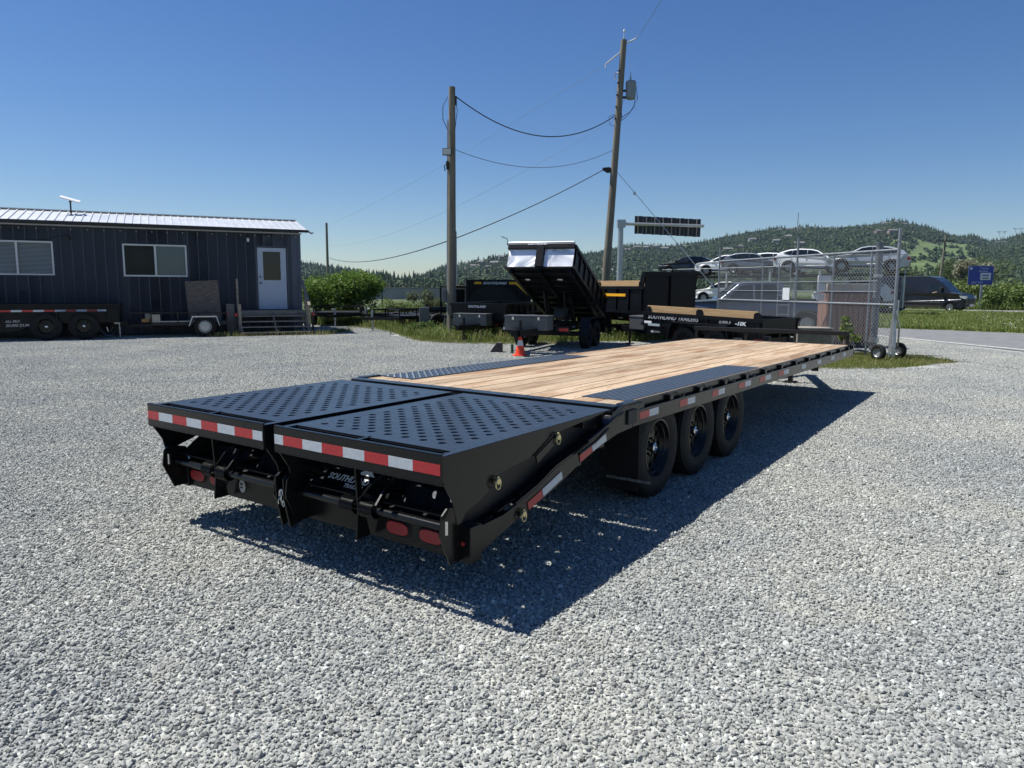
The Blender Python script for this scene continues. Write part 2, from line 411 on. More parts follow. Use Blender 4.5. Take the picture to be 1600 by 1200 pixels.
# ------------------------------------------------------------ hills
RIDGE = [(-1.3, 30), (-.85, 72), (-.7, 80), (-.45, 78), (-.285, 50), (-.19, 22), (-.175, 24), (-.148, 4), (-.13, 16), (-.09, 42), (-.044, 58), (0, 72), (.044, 68), (.092, 72), (.123, 82),
         (.162, 96), (.21, 94), (.254, 104), (.28, 116), (.315, 130), (.35, 136), (.394, 141), (.44, 141), (.473, 144), (.512, 157), (.552, 143), (.595, 122),
         (.622, 122), (.642, 108), (.666, 116), (.70, 136), (.79, 165), (.96, 150), (1.3, 120), (1.8, 60)]
def lerp(tab, s):
    if s <= tab[0][0]: return tab[0][1]
    for (a, b), (c, d) in zip(tab, tab[1:]):
        if s <= c: return b + (d - b) * (s - a) / (c - a)
    return tab[-1][1]
def hnoise(x, y):
    return (math.sin(x * .011 + 1.3) * math.cos(y * .013 + .4) + .6 * math.sin(x * .027 + y * .019) + .35 * math.sin(x * .061 - y * .047 + 2)) / 1.95
def terrain(x, y):
    s = x / y; H = lerp(RIDGE, s); Y0 = 720 + 60 * math.sin(s * 9); Yr = 1800
    if y < Y0: return -.5
    t = (y - Y0) / (Yr - Y0)
    if t <= 1:
        f = t * t * (3 - 2 * t) * .45 + t * .55
        return max(-.5, H * f * 1.0 + hnoise(x, y) * 9 * math.sin(math.pi * min(t, 1)) )
    return H * (1 - .15 * (t - 1))
def meadow(x, y):
    s = x / y; t = (y - 720) / 1080
    m = 0
    for cs, ct, rs, rtt in ((.575, .38, .055, .24), (.60, .62, .035, .12), (.535, .16, .055, .07), (.52, .5, .02, .05), (.30, .86, .05, .035)):
        d = ((s - cs) / rs) ** 2 + ((t - ct) / rtt) ** 2
        m = max(m, 1 - d + .5 * hnoise(x * 3, y * 3))
    return m
NS, NT = 260, 70
vv = []; ff = []
for j in range(NT):
    y = 690 + (2400 - 690) * j / (NT - 1)
    for i in range(NS):
        s = -1.3 + 3.1 * i / (NS - 1); vv.append((s * y, y, terrain(s * y, y)))
for j in range(NT - 1):
    for i in range(NS - 1):
        k = j * NS + i; ff.append((k, k + 1, k + NS + 1, k + NS))
me = bpy.data.meshes.new('hills'); me.from_pydata(vv, [], ff)
HILLM = mat('hill_floor', (.022, .035, .016), .95, c2=(.04, .055, .024), vscale=.02, coords='World')
MEADM = mat('hillside_meadow', (.06, .10, .025), .95, c2=(.11, .15, .04), vscale=.05, coords='World')
me.materials.append(HILLM); me.materials.append(MEADM)
for p in me.polygons:
    c = p.center
    if meadow(c.x, c.y) > .15: p.material_index = 1
    p.use_smooth = True
ho = bpy.data.objects.new('hills', me); col.objects.link(ho); tag(ho, kind='structure')

def conifer(seed):
    rng = random.Random(seed); b = MB()
    for L in range(7):
        z0 = 1.2 + L * 1.35; r = 2.3 * (1 - L / 7.6) * rng.uniform(.8, 1.15); n = 7
        vs = [(0, 0, z0 + 2.6)]
        for j in range(n):
            a = 2 * math.pi * j / n + rng.uniform(-.25, .25); q = r * rng.uniform(.6, 1.2); vs.append((q * math.cos(a), q * math.sin(a), z0 + rng.uniform(-.4, .3)))
        b.add(vs, [(0, 1 + j, 1 + (j + 1) % n) for j in range(n)])
    return b.mesh('conifer', FOREST, recalc=False)
def broadleaf(seed):
    rng = random.Random(seed); b = MB()
    bm = bmesh.new(); bmesh.ops.create_icosphere(bm, subdivisions=1, radius=1)
    iv = [v.co.copy() for v in bm.verts]; jf = [[v.index for v in f.verts] for f in bm.faces]; bm.free()
    for k in range(9):
        a = rng.uniform(0, 6.3); q = rng.uniform(0, 2.6); c = Vector((q * math.cos(a), q * math.sin(a), rng.uniform(2.5, 7.2) - q * .5)); r = rng.uniform(1.1, 2.1)
        b.add([c + Vector((v.x, v.y, v.z * .85)) * r * rng.uniform(.7, 1.25) for v in iv], jf)
    return b.mesh('broadleaf', FOREST, recalc=False)
protos = [conifer(1), conifer(2), conifer(3), broadleaf(4), broadleaf(5), broadleaf(6)]
P = []; Rr = []; S = []; I = []; rng = random.Random(11)
HOUSES = []
hr = random.Random(5)
def addh(s, t, k=0): HOUSES.append((s, t, k))
for k in range(13): addh(-.075 + .006 * k + hr.uniform(-.003, .003), .84 + .1 * (k % 3) - .05 + hr.uniform(-.03, .03), k % 3)
for k in range(9): addh(-.06 + .009 * k, .52 + .08 * (k % 3), k % 3)
for k in range(8): addh(.155 + .0125 * k, .80 + .04 * (k % 2), k % 3)
for k in range(16): addh(.36 + .0075 * k + hr.uniform(-.002, .002), .955 + .015 * (k % 3), k % 3)
for k in range(7): addh(.29 + .016 * k, .52 + .05 * (k % 3), (k + 1) % 3)
for s_, t_ in ((.50, .84), (.512, .86), (.524, .85), (.655, .83), (.662, .86), (.49, .62), (.51, .60), (.128, .35), (.14, .3)): addh(s_, t_, 1)
hp = []
for s_, t_, k in HOUSES:
    y = 720 + 1080 * t_; hp.append((s_ * y, y, terrain(s_ * y, y), k, s_, t_))
hx = np.array([(a, b) for a, b, *_ in hp])
def try_tree(x, y, big=1.0):
    z = terrain(x, y)
    if z < -.4: z = -.3
    if meadow(x, y) > 0 and rng.random() < .93: return
    if len(hx):
        dx = hx[:, 0] - x; dy = hx[:, 1] - y
        if np.any((np.abs(dx) < 9) & (dy > -5) & (dy < 42)): return
    tall = hnoise(x * 2.1 + 50, y * 2.3)
    h = rng.uniform(.6, 1.25) * big * (1.25 if tall > .25 else .9)
    con = rng.random() < (.34 if tall > .2 else .12)
    P.append((x, y, z - .5)); Rr.append((0, 0, rng.uniform(0, 6.3))); wv = rng.uniform(.95, 1.45)
    S.append((h * wv, h * wv, h * (1.05 if con else .95))); I.append(rng.randrange(3) if con else 3 + rng.randrange(3))
for _ in range(62000):
    y = math.sqrt(rng.uniform(690 ** 2, 1860 ** 2)); s = rng.uniform(-.75, .80); try_tree(s * y, y)
for _ in range(2600):       # ridge line
    y = rng.uniform(1740, 1840); s = rng.uniform(-.75, .80); try_tree(s * y, y, 1.08)
for _ in range(1500):       # darker belt of trees across the valley floor
    y = rng.uniform(560, 720); s = rng.uniform(-.5, .8); P.append((s * y, y, -.5)); Rr.append((0, 0, rng.uniform(0, 6.3))); h = rng.uniform(.5, 1.0); S.append((h, h, h)); I.append(rng.randrange(6))
for _ in range(330):        # nearer wood left of the pole
    y = rng.uniform(520, 640); s = rng.uniform(-.30, -.158); h = rng.uniform(.7, 1.05) * (1 if s < -.168 else .7); P.append((s * y, y, -.3)); Rr.append((0, 0, rng.uniform(0, 6.3))); S.append((h * .9, h * .9, h * 1.1)); I.append(rng.choice((0, 1, 2, 0, 1, 3)))
scatter('hillside_forest', P, Rr, S, I, protos, label='dense mixed forest covering the distant hills', cat='forest')

# houses on the hillside
HW = [mat('pale_house_wall', (.27, .27, .26), .8), mat('tan_house_wall', (.22, .17, .14), .8), mat('grey_house_wall', (.22, .23, .24), .8)]
HR = mat('house_roof_shingle', (.13, .12, .115), .8)
HG = mat('far_window_glass', (.04, .05, .06), .15)
HL = ['pale house', 'tan house', 'small grey house']
def hplace(s_, t_):
    if s_ < .05: return 'on the ' + ('crest' if t_ > .75 else 'lower slope') + ' behind the pole'
    if t_ > .93: return 'on the skyline above the parked cars'
    if s_ < .27: return 'on the hill behind the highway sign'
    if t_ < .75: return 'low on the slope above the gate'
    return 'high on the hill above the dark van' if s_ < .6 else 'on the right hill under the pylons'
hm = []
for k in range(3):
    W_, D_, H_ = (13, 9, 6), (16, 10, 5.5), (11, 9, 6.5)
    a, d, h = (W_, D_, H_)[k]
    b = MB(); b.box(-a / 2, a / 2, -d / 2, d / 2, -3, h); b.prism([(-d / 2, h), (d / 2, h), (0, h + 2.3)], 'x', -a / 2, a / 2)
    r = MB(); r.add([(-a / 2 - .6, -d / 2 - .7, h - .25), (a / 2 + .6, -d / 2 - .7, h - .25), (a / 2 + .6, 0, h + 2.6), (-a / 2 - .6, 0, h + 2.6), (-a / 2 - .6, d / 2 + .7, h - .25), (a / 2 + .6, d / 2 + .7, h - .25)], [(0, 1, 2, 3), (3, 2, 5, 4)])
    g = MB()
    for q in range(4):
        for z0 in (1, 3.8): g.box(-a / 2 + 1 + q * (a - 2) / 4, -a / 2 + 1 + q * (a - 2) / 4 + (a - 2) / 4 * .6, -d / 2 - .06, -d / 2, z0, z0 + 1.3)
    hm.append((b.mesh('wall', HW[k]), r.mesh('roof', HR), g.mesh('windows', HG)))
ORD = ['leftmost', 'second from left', 'third from left', 'fourth from left', 'fifth from left', 'sixth from left', 'seventh from left', 'eighth from left']
rank = {}
for h_ in sorted(hp, key=lambda q: q[4]):
    key = (h_[3], hplace(h_[4], h_[5])); rank[h_] = sum(1 for o_ in rank if (o_[3], hplace(o_[4], o_[5])) == key)
for i, (x, y, z, k, s_, t_) in enumerate(hp):
    t = thing('hillside_house', HL[k] + ', ' + ORD[rank[hp[i]]] + ' ' + hplace(s_, t_), 'house', (x, y, z + .6), hr.uniform(-.5, .5), 'far hillside houses ' + hplace(s_, t_))
    part('wall', hm[k][0], t); part('roof', hm[k][1], t); tag(part('windows', hm[k][2], t), kind='stuff')

# ------------------------------------------------------------ grass
def clump(seed, m, n=16, h=.16, sp=.09, wd=.006):
    rng = random.Random(seed); b = MB()
    for _ in range(n):
        x, y = rng.gauss(0, sp), rng.gauss(0, sp); a = rng.uniform(0, 6.3); hh = h * rng.uniform(.4, 1.25); le = hh * rng.uniform(.1, .6)
        d = Vector((math.cos(a), math.sin(a), 0)); q = Vector((-d.y, d.x, 0)) * wd
        p0 = Vector((x, y, 0)); p1 = p0 + d * le * .35 + Vector((0, 0, hh * .6)); p2 = p0 + d * le + Vector((0, 0, hh))
        b.add([p0 - q, p0 + q, p1 + q * .7, p1 - q * .7, p2], [(0, 1, 2, 3), (3, 2, 4)])
    return b.mesh('clump', m, recalc=False)
def weed(seed, m, n=26, h=.35, sp=.13, ls=.035):
    rng = random.Random(seed); b = MB()
    for _ in range(n):
        x, y, z = rng.gauss(0, sp), rng.gauss(0, sp), rng.uniform(.05, 1) * h
        M = Matrix.Translation((x, y, z)) @ Euler((rng.uniform(-.9, .9), rng.uniform(-.9, .9), rng.uniform(0, 6.3))).to_matrix().to_4x4()
        L = ls * rng.uniform(.6, 1.5)
        b.add([M @ Vector(p) for p in ((0, -L, 0), (L * .5, 0, L * .15), (0, L, 0), (-L * .5, 0, L * .15))], [(0, 1, 2, 3)])
    return b.mesh('weed', m, recalc=False)
DAISY = mat('daisy_petal', (.55, .55, .5), .7)
def field(name, poly, n, protos, hs, label, cat='grass', seed=1, bias=None, z=0, weights=None):
    rng = random.Random(seed); xs = [p[0] for p in poly]; ys = [p[1] for p in poly]; P = []; Rr = []; S = []; I = []
    k = 0
    while len(P) < n and k < n * 30:
        k += 1; x, y = rng.uniform(min(xs), max(xs)), rng.uniform(min(ys), max(ys))
        if not inpoly(x, y, poly): continue
        if bias and rng.random() > bias(x, y): continue
        P.append((x, y, z)); Rr.append((0, 0, rng.uniform(0, 6.3))); s = rng.uniform(*hs); S.append((s, s, s * rng.uniform(.8, 1.2)))
        I.append(rng.choices(range(len(protos)), weights)[0] if weights else rng.randrange(len(protos)))
    scatter(name, P, Rr, S, I, protos, label=label, cat=cat)
def pat(x, y): return .5 + .5 * math.sin(x * 1.7 + math.sin(y * 2.1)) * math.cos(y * 1.3)
field('verge_grass', [(14.5, 33.4), (15.5, 30.8), (17.6, 29.4), (19.3, 27.5), (25, 20), (38, 20), (44, 43), (34.2, 48.9), (29.6, 53.2), (23, 56), (14, 46)], 17000,
      [clump(1, GRASSM, 24, .17, .2, .012), clump(2, GRASSM, 24, .21, .2, .012), clump(3, WEEDM, 18, .15, .2, .018), clump(7, DRYM, 12, .22, .2, .009), weed(4, SHRUBM, 34, .18, .2, .04)], (.6, 1.25),
      'tall green grass on the verge between road and highway', seed=2, weights=[4, 4, 2, 2, 2])
field('verge_flowers', [(19.5, 28.5), (21, 27), (26, 22), (34, 30), (32, 38), (24, 38)], 850, [weed(14, DAISY, 9, .22, .22, .022), weed(15, DAISY, 6, .25, .25, .022)], (.8, 1.2),
      'small white daisies among the tall verge grass', cat='flowers', seed=5, bias=lambda x, y: pat(x * .6, y * .6) ** 2)
field('far_bank_grass', [(22, 72), (30.85, 65.5), (33.8, 62), (40.4, 58.8), (54, 51), (75, 60), (75, 95), (20, 100)], 9000,
      [clump(21, GRASSM, 22, .6, .35, .02), clump(22, WEEDM, 22, .7, .35, .03), weed(23, SHRUBM, 30, .6, .35, .07)], (.5, 1.1), 'rough grass on the bank beyond the highway', seed=3)
field('gate_grass', GPATCH, 2600, [clump(31, GRASSM, 14, .07, .08, .004), clump(32, DRYM, 14, .06, .08, .004), weed(33, WEEDM, 10, .05, .08, .012)], (.5, 1.3),
      'short patchy grass around the gate wheels', seed=4, weights=[3, 4, 1], bias=lambda x, y: .35 + .65 * pat(x * 2, y * 2))
field('yard_edge_grass', [(-9, 31.7), (-6.3, 30.0), (-4.7, 27.4), (-3.6, 24.3), (-2.8, 22.2), (-1.6, 21.3), (-.4, 21.2), (1.7, 21.6), (3.6, 22.2), (7.5, 23.9), (9.5, 30), (9, 44), (-16, 44), (-16, 33)], 15000,
      [clump(41, GRASSM, 18, .22, .16, .009), clump(42, GRASSM, 18, .3, .16, .009), clump(43, WEEDM, 14, .26, .16, .012), clump(47, DRYM, 14, .3, .16, .008), weed(44, WEEDM, 24, .3, .18, .03)], (.5, 1.3),
      'rough green grass along the far edge of the gravel yard', seed=6, weights=[4, 3, 2, 2, 3])
field('fringe_weeds', strip([(-9.6, 23.4), (-9.0, 23.6), (-8.0, 24.2), (-6.4, 24.6), (-6.0, 26.6)], .5), 420, [clump(51, DRYM, 12, .14, .07, .005), weed(52, WEEDM, 14, .14, .08, .018)], (.5, 1.2),
      'sparse weeds growing at the foot of the wooden steps', cat='weeds', seed=7)
field('gravel_fringe_grass', [(-7.5, 30.6), (-4.3, 26.6), (-3.4, 23.4), (-2.6, 21.5), (-1.4, 20.8), (.2, 20.6), (1.7, 21.2), (-.4, 21.9), (-2.8, 22.8), (-4.9, 27.9)], 900,
      [clump(61, GRASSM, 10, .09, .12, .005), clump(62, DRYM, 10, .08, .12, .005)], (.4, 1.1), 'thin grass creeping into the gravel', seed=8)

# ------------------------------------------------------------ bushes and trees
BARK = mat('bark', (.09, .07, .055), .9, var=.3, vscale=8)
def foliage(seed, lobes, n, ls, m, name='foliage'):
    rng = random.Random(seed); b = MB(); 
    for _ in range(n):
        c, r = rng.choices(lobes, [q[1][0] * q[1][1] + .01 for q in lobes])[0]
        d = Vector((rng.gauss(0, 1), rng.gauss(0, 1), rng.gauss(0, 1))).normalized(); q = rng.uniform(.45, 1.08)
        p = Vector((c[0] + d.x * r[0] * q, c[1] + d.y * r[0] * q, c[2] + d.z * r[1] * q))
        if p.z < .03: continue
        M = Matrix.Translation(p) @ Euler((rng.uniform(-1.1, 1.1), rng.uniform(-1.1, 1.1), rng.uniform(0, 6.3))).to_matrix().to_4x4(); L = ls * rng.uniform(.6, 1.4)
        b.add([M @ Vector(t) for t in ((0, -L, 0), (L * .55, 0, L * .2), (0, L, 0), (-L * .55, 0, L * .2))], [(0, 1, 2, 3)])
    return b.mesh(name, m, recalc=False)
def bush(name, label, cat, loc, lobes, n, ls, m, seed, group=None):
    t = thing(name, label, cat, loc, 0, group); part('foliage', foliage(seed, lobes, n, ls, m), t)
    b = MB(); rng = random.Random(seed)
    for k in range(6):
        c, r = rng.choice(lobes); b.tube([(rng.uniform(-.2, .2), rng.uniform(-.1, .1), 0), (c[0] * .5, c[1] * .5, c[2] * .5), (c[0] + rng.uniform(-.1, .1), c[1], c[2])], .04, 5, r1=.012)
    b.build('stems', BARK, t); return t
rng = random.Random(21)
lob = [((rng.uniform(-1.45, 1.5), rng.uniform(-.6, .6), rng.uniform(.5, 1.75)), (rng.uniform(.45, .75), rng.uniform(.35, .55))) for _ in range(44)]
bush('leafy_bush', 'large bright green leafy bush beyond the office steps', 'bush', (-7.75, 33.6, .15), lob, 19000, .062, BUSHM, 31)
rng = random.Random(22)
def lobes(k, wx, z0, z1, r0, r1): return [((rng.uniform(-wx, wx), rng.uniform(-.4, .4), rng.uniform(z0, z1)), (rng.uniform(r0, r1), rng.uniform(r0, r1) * .85)) for _ in range(k)]
bush('roadside_shrub', 'pale yellow-green shrub just right of the big leafy bush', 'shrub', (-5.0, 31.6, 0), lobes(12, .9, .3, .9, .25, .42), 4200, .045, SHRUBM, 33)
bush('roadside_shrub', 'darker feathery shrub left of the leaning black rack trailer', 'shrub', (-3.6, 33.5, 0), lobes(12, 1.0, .5, 1.4, .25, .4), 4200, .04, leafmat('dull_shrub_leaf', (.045, .07, .03), (.11, .13, .06)), 34)
bush('roadside_shrub', 'low weedy shrub in front of the pole base', 'shrub', (-2.9, 24.4, 0), lobes(8, .55, .1, .35, .15, .25), 1500, .035, WEEDM, 35)
bush('roadside_shrub', 'rounded green shrub at the road edge behind the gate post', 'shrub', (12.4, 33.5, 0), lobes(14, 1.3, .3, .9, .35, .5), 4200, .06, WEEDM, 36)
bush('roadside_shrub', 'long green bramble mound behind the dark van', 'shrub', (47, 68, 0), lobes(22, 7, .4, 1.8, .9, 1.6), 6500, .15, SHRUBM, 37)
bush('roadside_shrub', 'bright green mound of brambles right of the blue sign', 'shrub', (41.8, 60.5, 0), lobes(16, 2.6, .3, 1.3, .6, 1.0), 6000, .11, WEEDM, 38)
bush('flowering_tree', 'cream blossoming small tree beyond the blue sign', 'tree', (50, 80, 0), lobes(12, 1.6, 2.0, 4.3, .7, 1.2), 5000, .14, leafmat('cream_blossom', (.12, .13, .075), (.27, .27, .18)), 39)
bush('leaning_shrub', 'small weedy vine climbing the foot of the gate', 'plant', (8.25, 18.0, 0), lobes(6, .12, .2, 1.0, .1, .18), 700, .035, SHRUBM, 40)
def tree(loc, h, wdt, label, seed, m=None, group=None):
    rng = random.Random(seed); t = thing('broadleaf_tree', label, 'tree', loc, 0, group)
    lb = [((rng.uniform(-wdt, wdt) * .6, rng.uniform(-wdt, wdt) * .6, h * rng.uniform(.4, .85)), (wdt * rng.uniform(.3, .5), h * rng.uniform(.12, .2))) for _ in range(14)]
    part('crown', foliage(seed, lb, 3000, .022 * h, m or leafmat('tree_leaf_%d' % seed, (.03, .055, .02), (.085, .12, .04))), t)
    b = MB(); b.tube([(0, 0, 0), (.1, 0, h * .5), (0, .1, h * .75)], .022 * h, 7, r1=.006 * h)
    for c, r in lb[:6]: b.tube([(0, 0, h * .35), c], .01 * h, 5, r1=.003 * h)
    b.build('trunk', BARK, t)
tm = leafmat('valley_tree_leaf', (.03, .055, .02), (.085, .12, .04))
for k, (x, y, h, wd_, lb) in enumerate([(96, 150, 9, 5, 'tall dark tree at the right edge of the picture'), (84, 140, 7, 4.5, 'round green tree above the bramble mound'), (68, 130, 6, 4, 'round green tree behind the blue sign'),
        (112, 190, 10, 6, 'broad tree at the foot of the right hill'), (72, 175, 6, 4, 'small tree on the meadow edge above the dark van')]):
    tree((x, y, -.3), h, wd_, lb, 60 + k, tm)

# ------------------------------------------------------------ air between here and the hills
hzm = bpy.data.materials.new('valley_haze'); hzm.use_nodes = True; hn = hzm.node_tree.nodes; hn.remove(hn['Principled BSDF'])
pv = hn.new('ShaderNodeVolumePrincipled'); pv.inputs['Color'].default_value = (.55, .75, 1, 1); pv.inputs['Density'].default_value = .00006; pv.inputs['Anisotropy'].default_value = .2
hzm.node_tree.links.new(pv.outputs[0], hn['Material Output'].inputs['Volume'])
tag(MB().box(-3600, 5000, -200, 2600, -3, 240).build('haze', hzm, None), kind='stuff', label='thin blue haze over the valley', cat='haze')
# ------------------------------------------------------------ the flatbed trailer (local x across, y forward)
W_ = 2.59
ft = thing('flatbed_trailer', 'long black three-axle flatbed trailer with timber deck, folded ramps and red and white tape', 'trailer', (-2.4403, 4.8388, 0), -0.61293)
SL = -.0092
def zs(v): return SL * max(0, v - 1.8)
def hang(b):          # the deck runs slightly nose-down
    b.v = [(x, y, z + zs(y)) for x, y, z in b.v]; return b
def wood_mat(i):
    m = bpy.data.materials.new('deck_timber_%d' % i); m.use_nodes = True; n = m.node_tree.nodes; l = m.node_tree.links; b = n['Principled BSDF']
    b.inputs['Roughness'].default_value = .72; b.inputs['Specular IOR Level'].default_value = .3
    tc = n.new('ShaderNodeTexCoord'); oi = n.new('ShaderNodeObjectInfo')
    mp = n.new('ShaderNodeMapping'); mp.inputs['Scale'].default_value = (16, .8, 16)
    ml = n.new('ShaderNodeMath'); ml.operation = 'MULTIPLY'; ml.inputs[1].default_value = 37; l.new(oi.outputs['Random'], ml.inputs[0])
    cb = n.new('ShaderNodeCombineXYZ'); l.new(ml.outputs[0], cb.inputs[0]); l.new(ml.outputs[0], cb.inputs[1])
    l.new(cb.outputs[0], mp.inputs['Location']); l.new(tc.outputs['Object'], mp.inputs[0])
    g = n.new('ShaderNodeTexNoise'); g.inputs['Scale'].default_value = 2.2; g.inputs['Detail'].default_value = 8; g.inputs['Roughness'].default_value = .65; g.inputs['Distortion'].default_value = .9
    l.new(mp.outputs[0], g.inputs[0])
    rp = n.new('ShaderNodeValToRGB'); l.new(g.outputs[0], rp.inputs[0]); e = rp.color_ramp.elements
    e[0].position = .30; e[0].color = (.20, .12, .065, 1); e[1].position = .66; e[1].color = (.50, .385, .27, 1)
    q = e.new(.43); q.color = (.37, .26, .165, 1); q = e.new(.5); q.color = (.45, .335, .22, 1)
    # darker heartwood blotches and knots
    mp2 = n.new('ShaderNodeMapping'); mp2.inputs['Scale'].default_value = (5, .9, 5); l.new(cb.outputs[0], mp2.inputs['Location']); l.new(tc.outputs['Object'], mp2.inputs[0])
    g2 = n.new('ShaderNodeTexNoise'); g2.inputs['Scale'].default_value = 1.1; g2.inputs['Detail'].default_value = 4; l.new(mp2.outputs[0], g2.inputs[0])
    mr = n.new('ShaderNodeMapRange'); mr.inputs[1].default_value = .50; mr.inputs[2].default_value = .66; mr.inputs[4].default_value = .85; l.new(g2.outputs[0], mr.inputs[0])
    mx = n.new('ShaderNodeMix'); mx.data_type = 'RGBA'; l.new(mr.outputs[0], mx.inputs[0]); l.new(rp.outputs[0], mx.inputs[6]); mx.inputs[7].default_value = (.27, .15, .075, 1)
    vo = n.new('ShaderNodeTexVoronoi'); vo.inputs['Scale'].default_value = 1.6; mp3 = n.new('ShaderNodeMapping'); mp3.inputs['Scale'].default_value = (2.6, 1, 2.6)
    l.new(cb.outputs[0], mp3.inputs['Location']); l.new(tc.outputs['Object'], mp3.inputs[0]); l.new(mp3.outputs[0], vo.inputs[0])
    kr = n.new('ShaderNodeMapRange'); kr.inputs[1].default_value = .03; kr.inputs[2].default_value = .07; kr.inputs[3].default_value = .75; kr.inputs[4].default_value = 0; l.new(vo.outputs['Distance'], kr.inputs[0])
    m4 = n.new('ShaderNodeMix'); m4.data_type = 'RGBA'; l.new(kr.outputs[0], m4.inputs[0]); l.new(mx.outputs[2], m4.inputs[6]); m4.inputs[7].default_value = (.16, .08, .04, 1)
    hsv = n.new('ShaderNodeHueSaturation'); l.new(m4.outputs[2], hsv.inputs['Color']); v = n.new('ShaderNodeMapRange'); l.new(oi.outputs['Random'], v.inputs[0])
    v.inputs[3].default_value = .74; v.inputs[4].default_value = 1.12; l.new(v.outputs[0], hsv.inputs['Value']); l.new(hsv.outputs[0], b.inputs['Base Color'])
    bp = n.new('ShaderNodeBump'); bp.inputs['Strength'].default_value = .35; bp.inputs['Distance'].default_value = .01; l.new(g.outputs[0], bp.inputs['Height']); l.new(bp.outputs[0], b.inputs['Normal'])
    return m
DW = wood_mat(0)
rng = random.Random(4)
NP = 13; x0, x1 = .066, 2.524; pw = (x1 - x0) / NP
for k in range(NP):
    b = MB(); dz = rng.uniform(-.002, .002); va, vb = 1.895 + rng.uniform(0, .004), 9.79
    xa, xb = x0 + k * pw + .0055, x0 + (k + 1) * pw - .0055
    ns = 10
    for q in range(ns): pass
    b.box(xa, xb, va, vb, .774 + dz, .812 + dz); hang(b)
    xc = (xa + xb) / 2; b.v = [(x - xc, y, z) for x, y, z in b.v]
    b.build('deck_plank', DW, ft, (xc, 0, 0), bevel=.0025, seg=1)
# screw heads along the cross-members
b = MB()
for v in np.arange(2.05, 9.7, .61):
    for k in range(NP):
        for q in (.22, .78): 
            x = x0 + (k + q) * pw + rng.uniform(-.006, .006); y = v + rng.uniform(-.012, .012); z = .8155 + zs(y)
            b.add([(x + .006 * math.cos(a), y + .006 * math.sin(a), z) for a in (0, 1.05, 2.1, 3.14, 4.19, 5.24)], [(0, 1, 2, 3, 4, 5)])
tag(b.build('deck_screws', KM, ft), kind='stuff')
# diamond plate over the wheels
for (xa, xb, va, vb) in ((2.135, 2.505, 2.10, 5.20), (.085, .455, 2.10, 5.20)):
    b = hang(MB().box(xa, xb, va, vb, .8145, .8185)); pl = b.build('diamond_plate', TREAD, ft)
    t = MB(); p = .040; i = 0
    for j, y in enumerate(np.arange(va + .02, vb - .015, p)):
        for k, x in enumerate(np.arange(xa + .018, xb - .015, p)):
            a = R(45 if (j + k) % 2 else -45); d = Vector((math.cos(a), math.sin(a), 0)); q = Vector((-d.y, d.x, 0)); c = Vector((x, y, .8187 + zs(y)))
            t.add([c - d * .019, c - q * .0065, c + d * .019, c + q * .0065, c + Vector((0, 0, .0045))], [(0, 1, 4), (1, 2, 4), (2, 3, 4), (3, 0, 4)])
    tag(t.build('tread_pattern', TREAD, pl), kind='stuff')
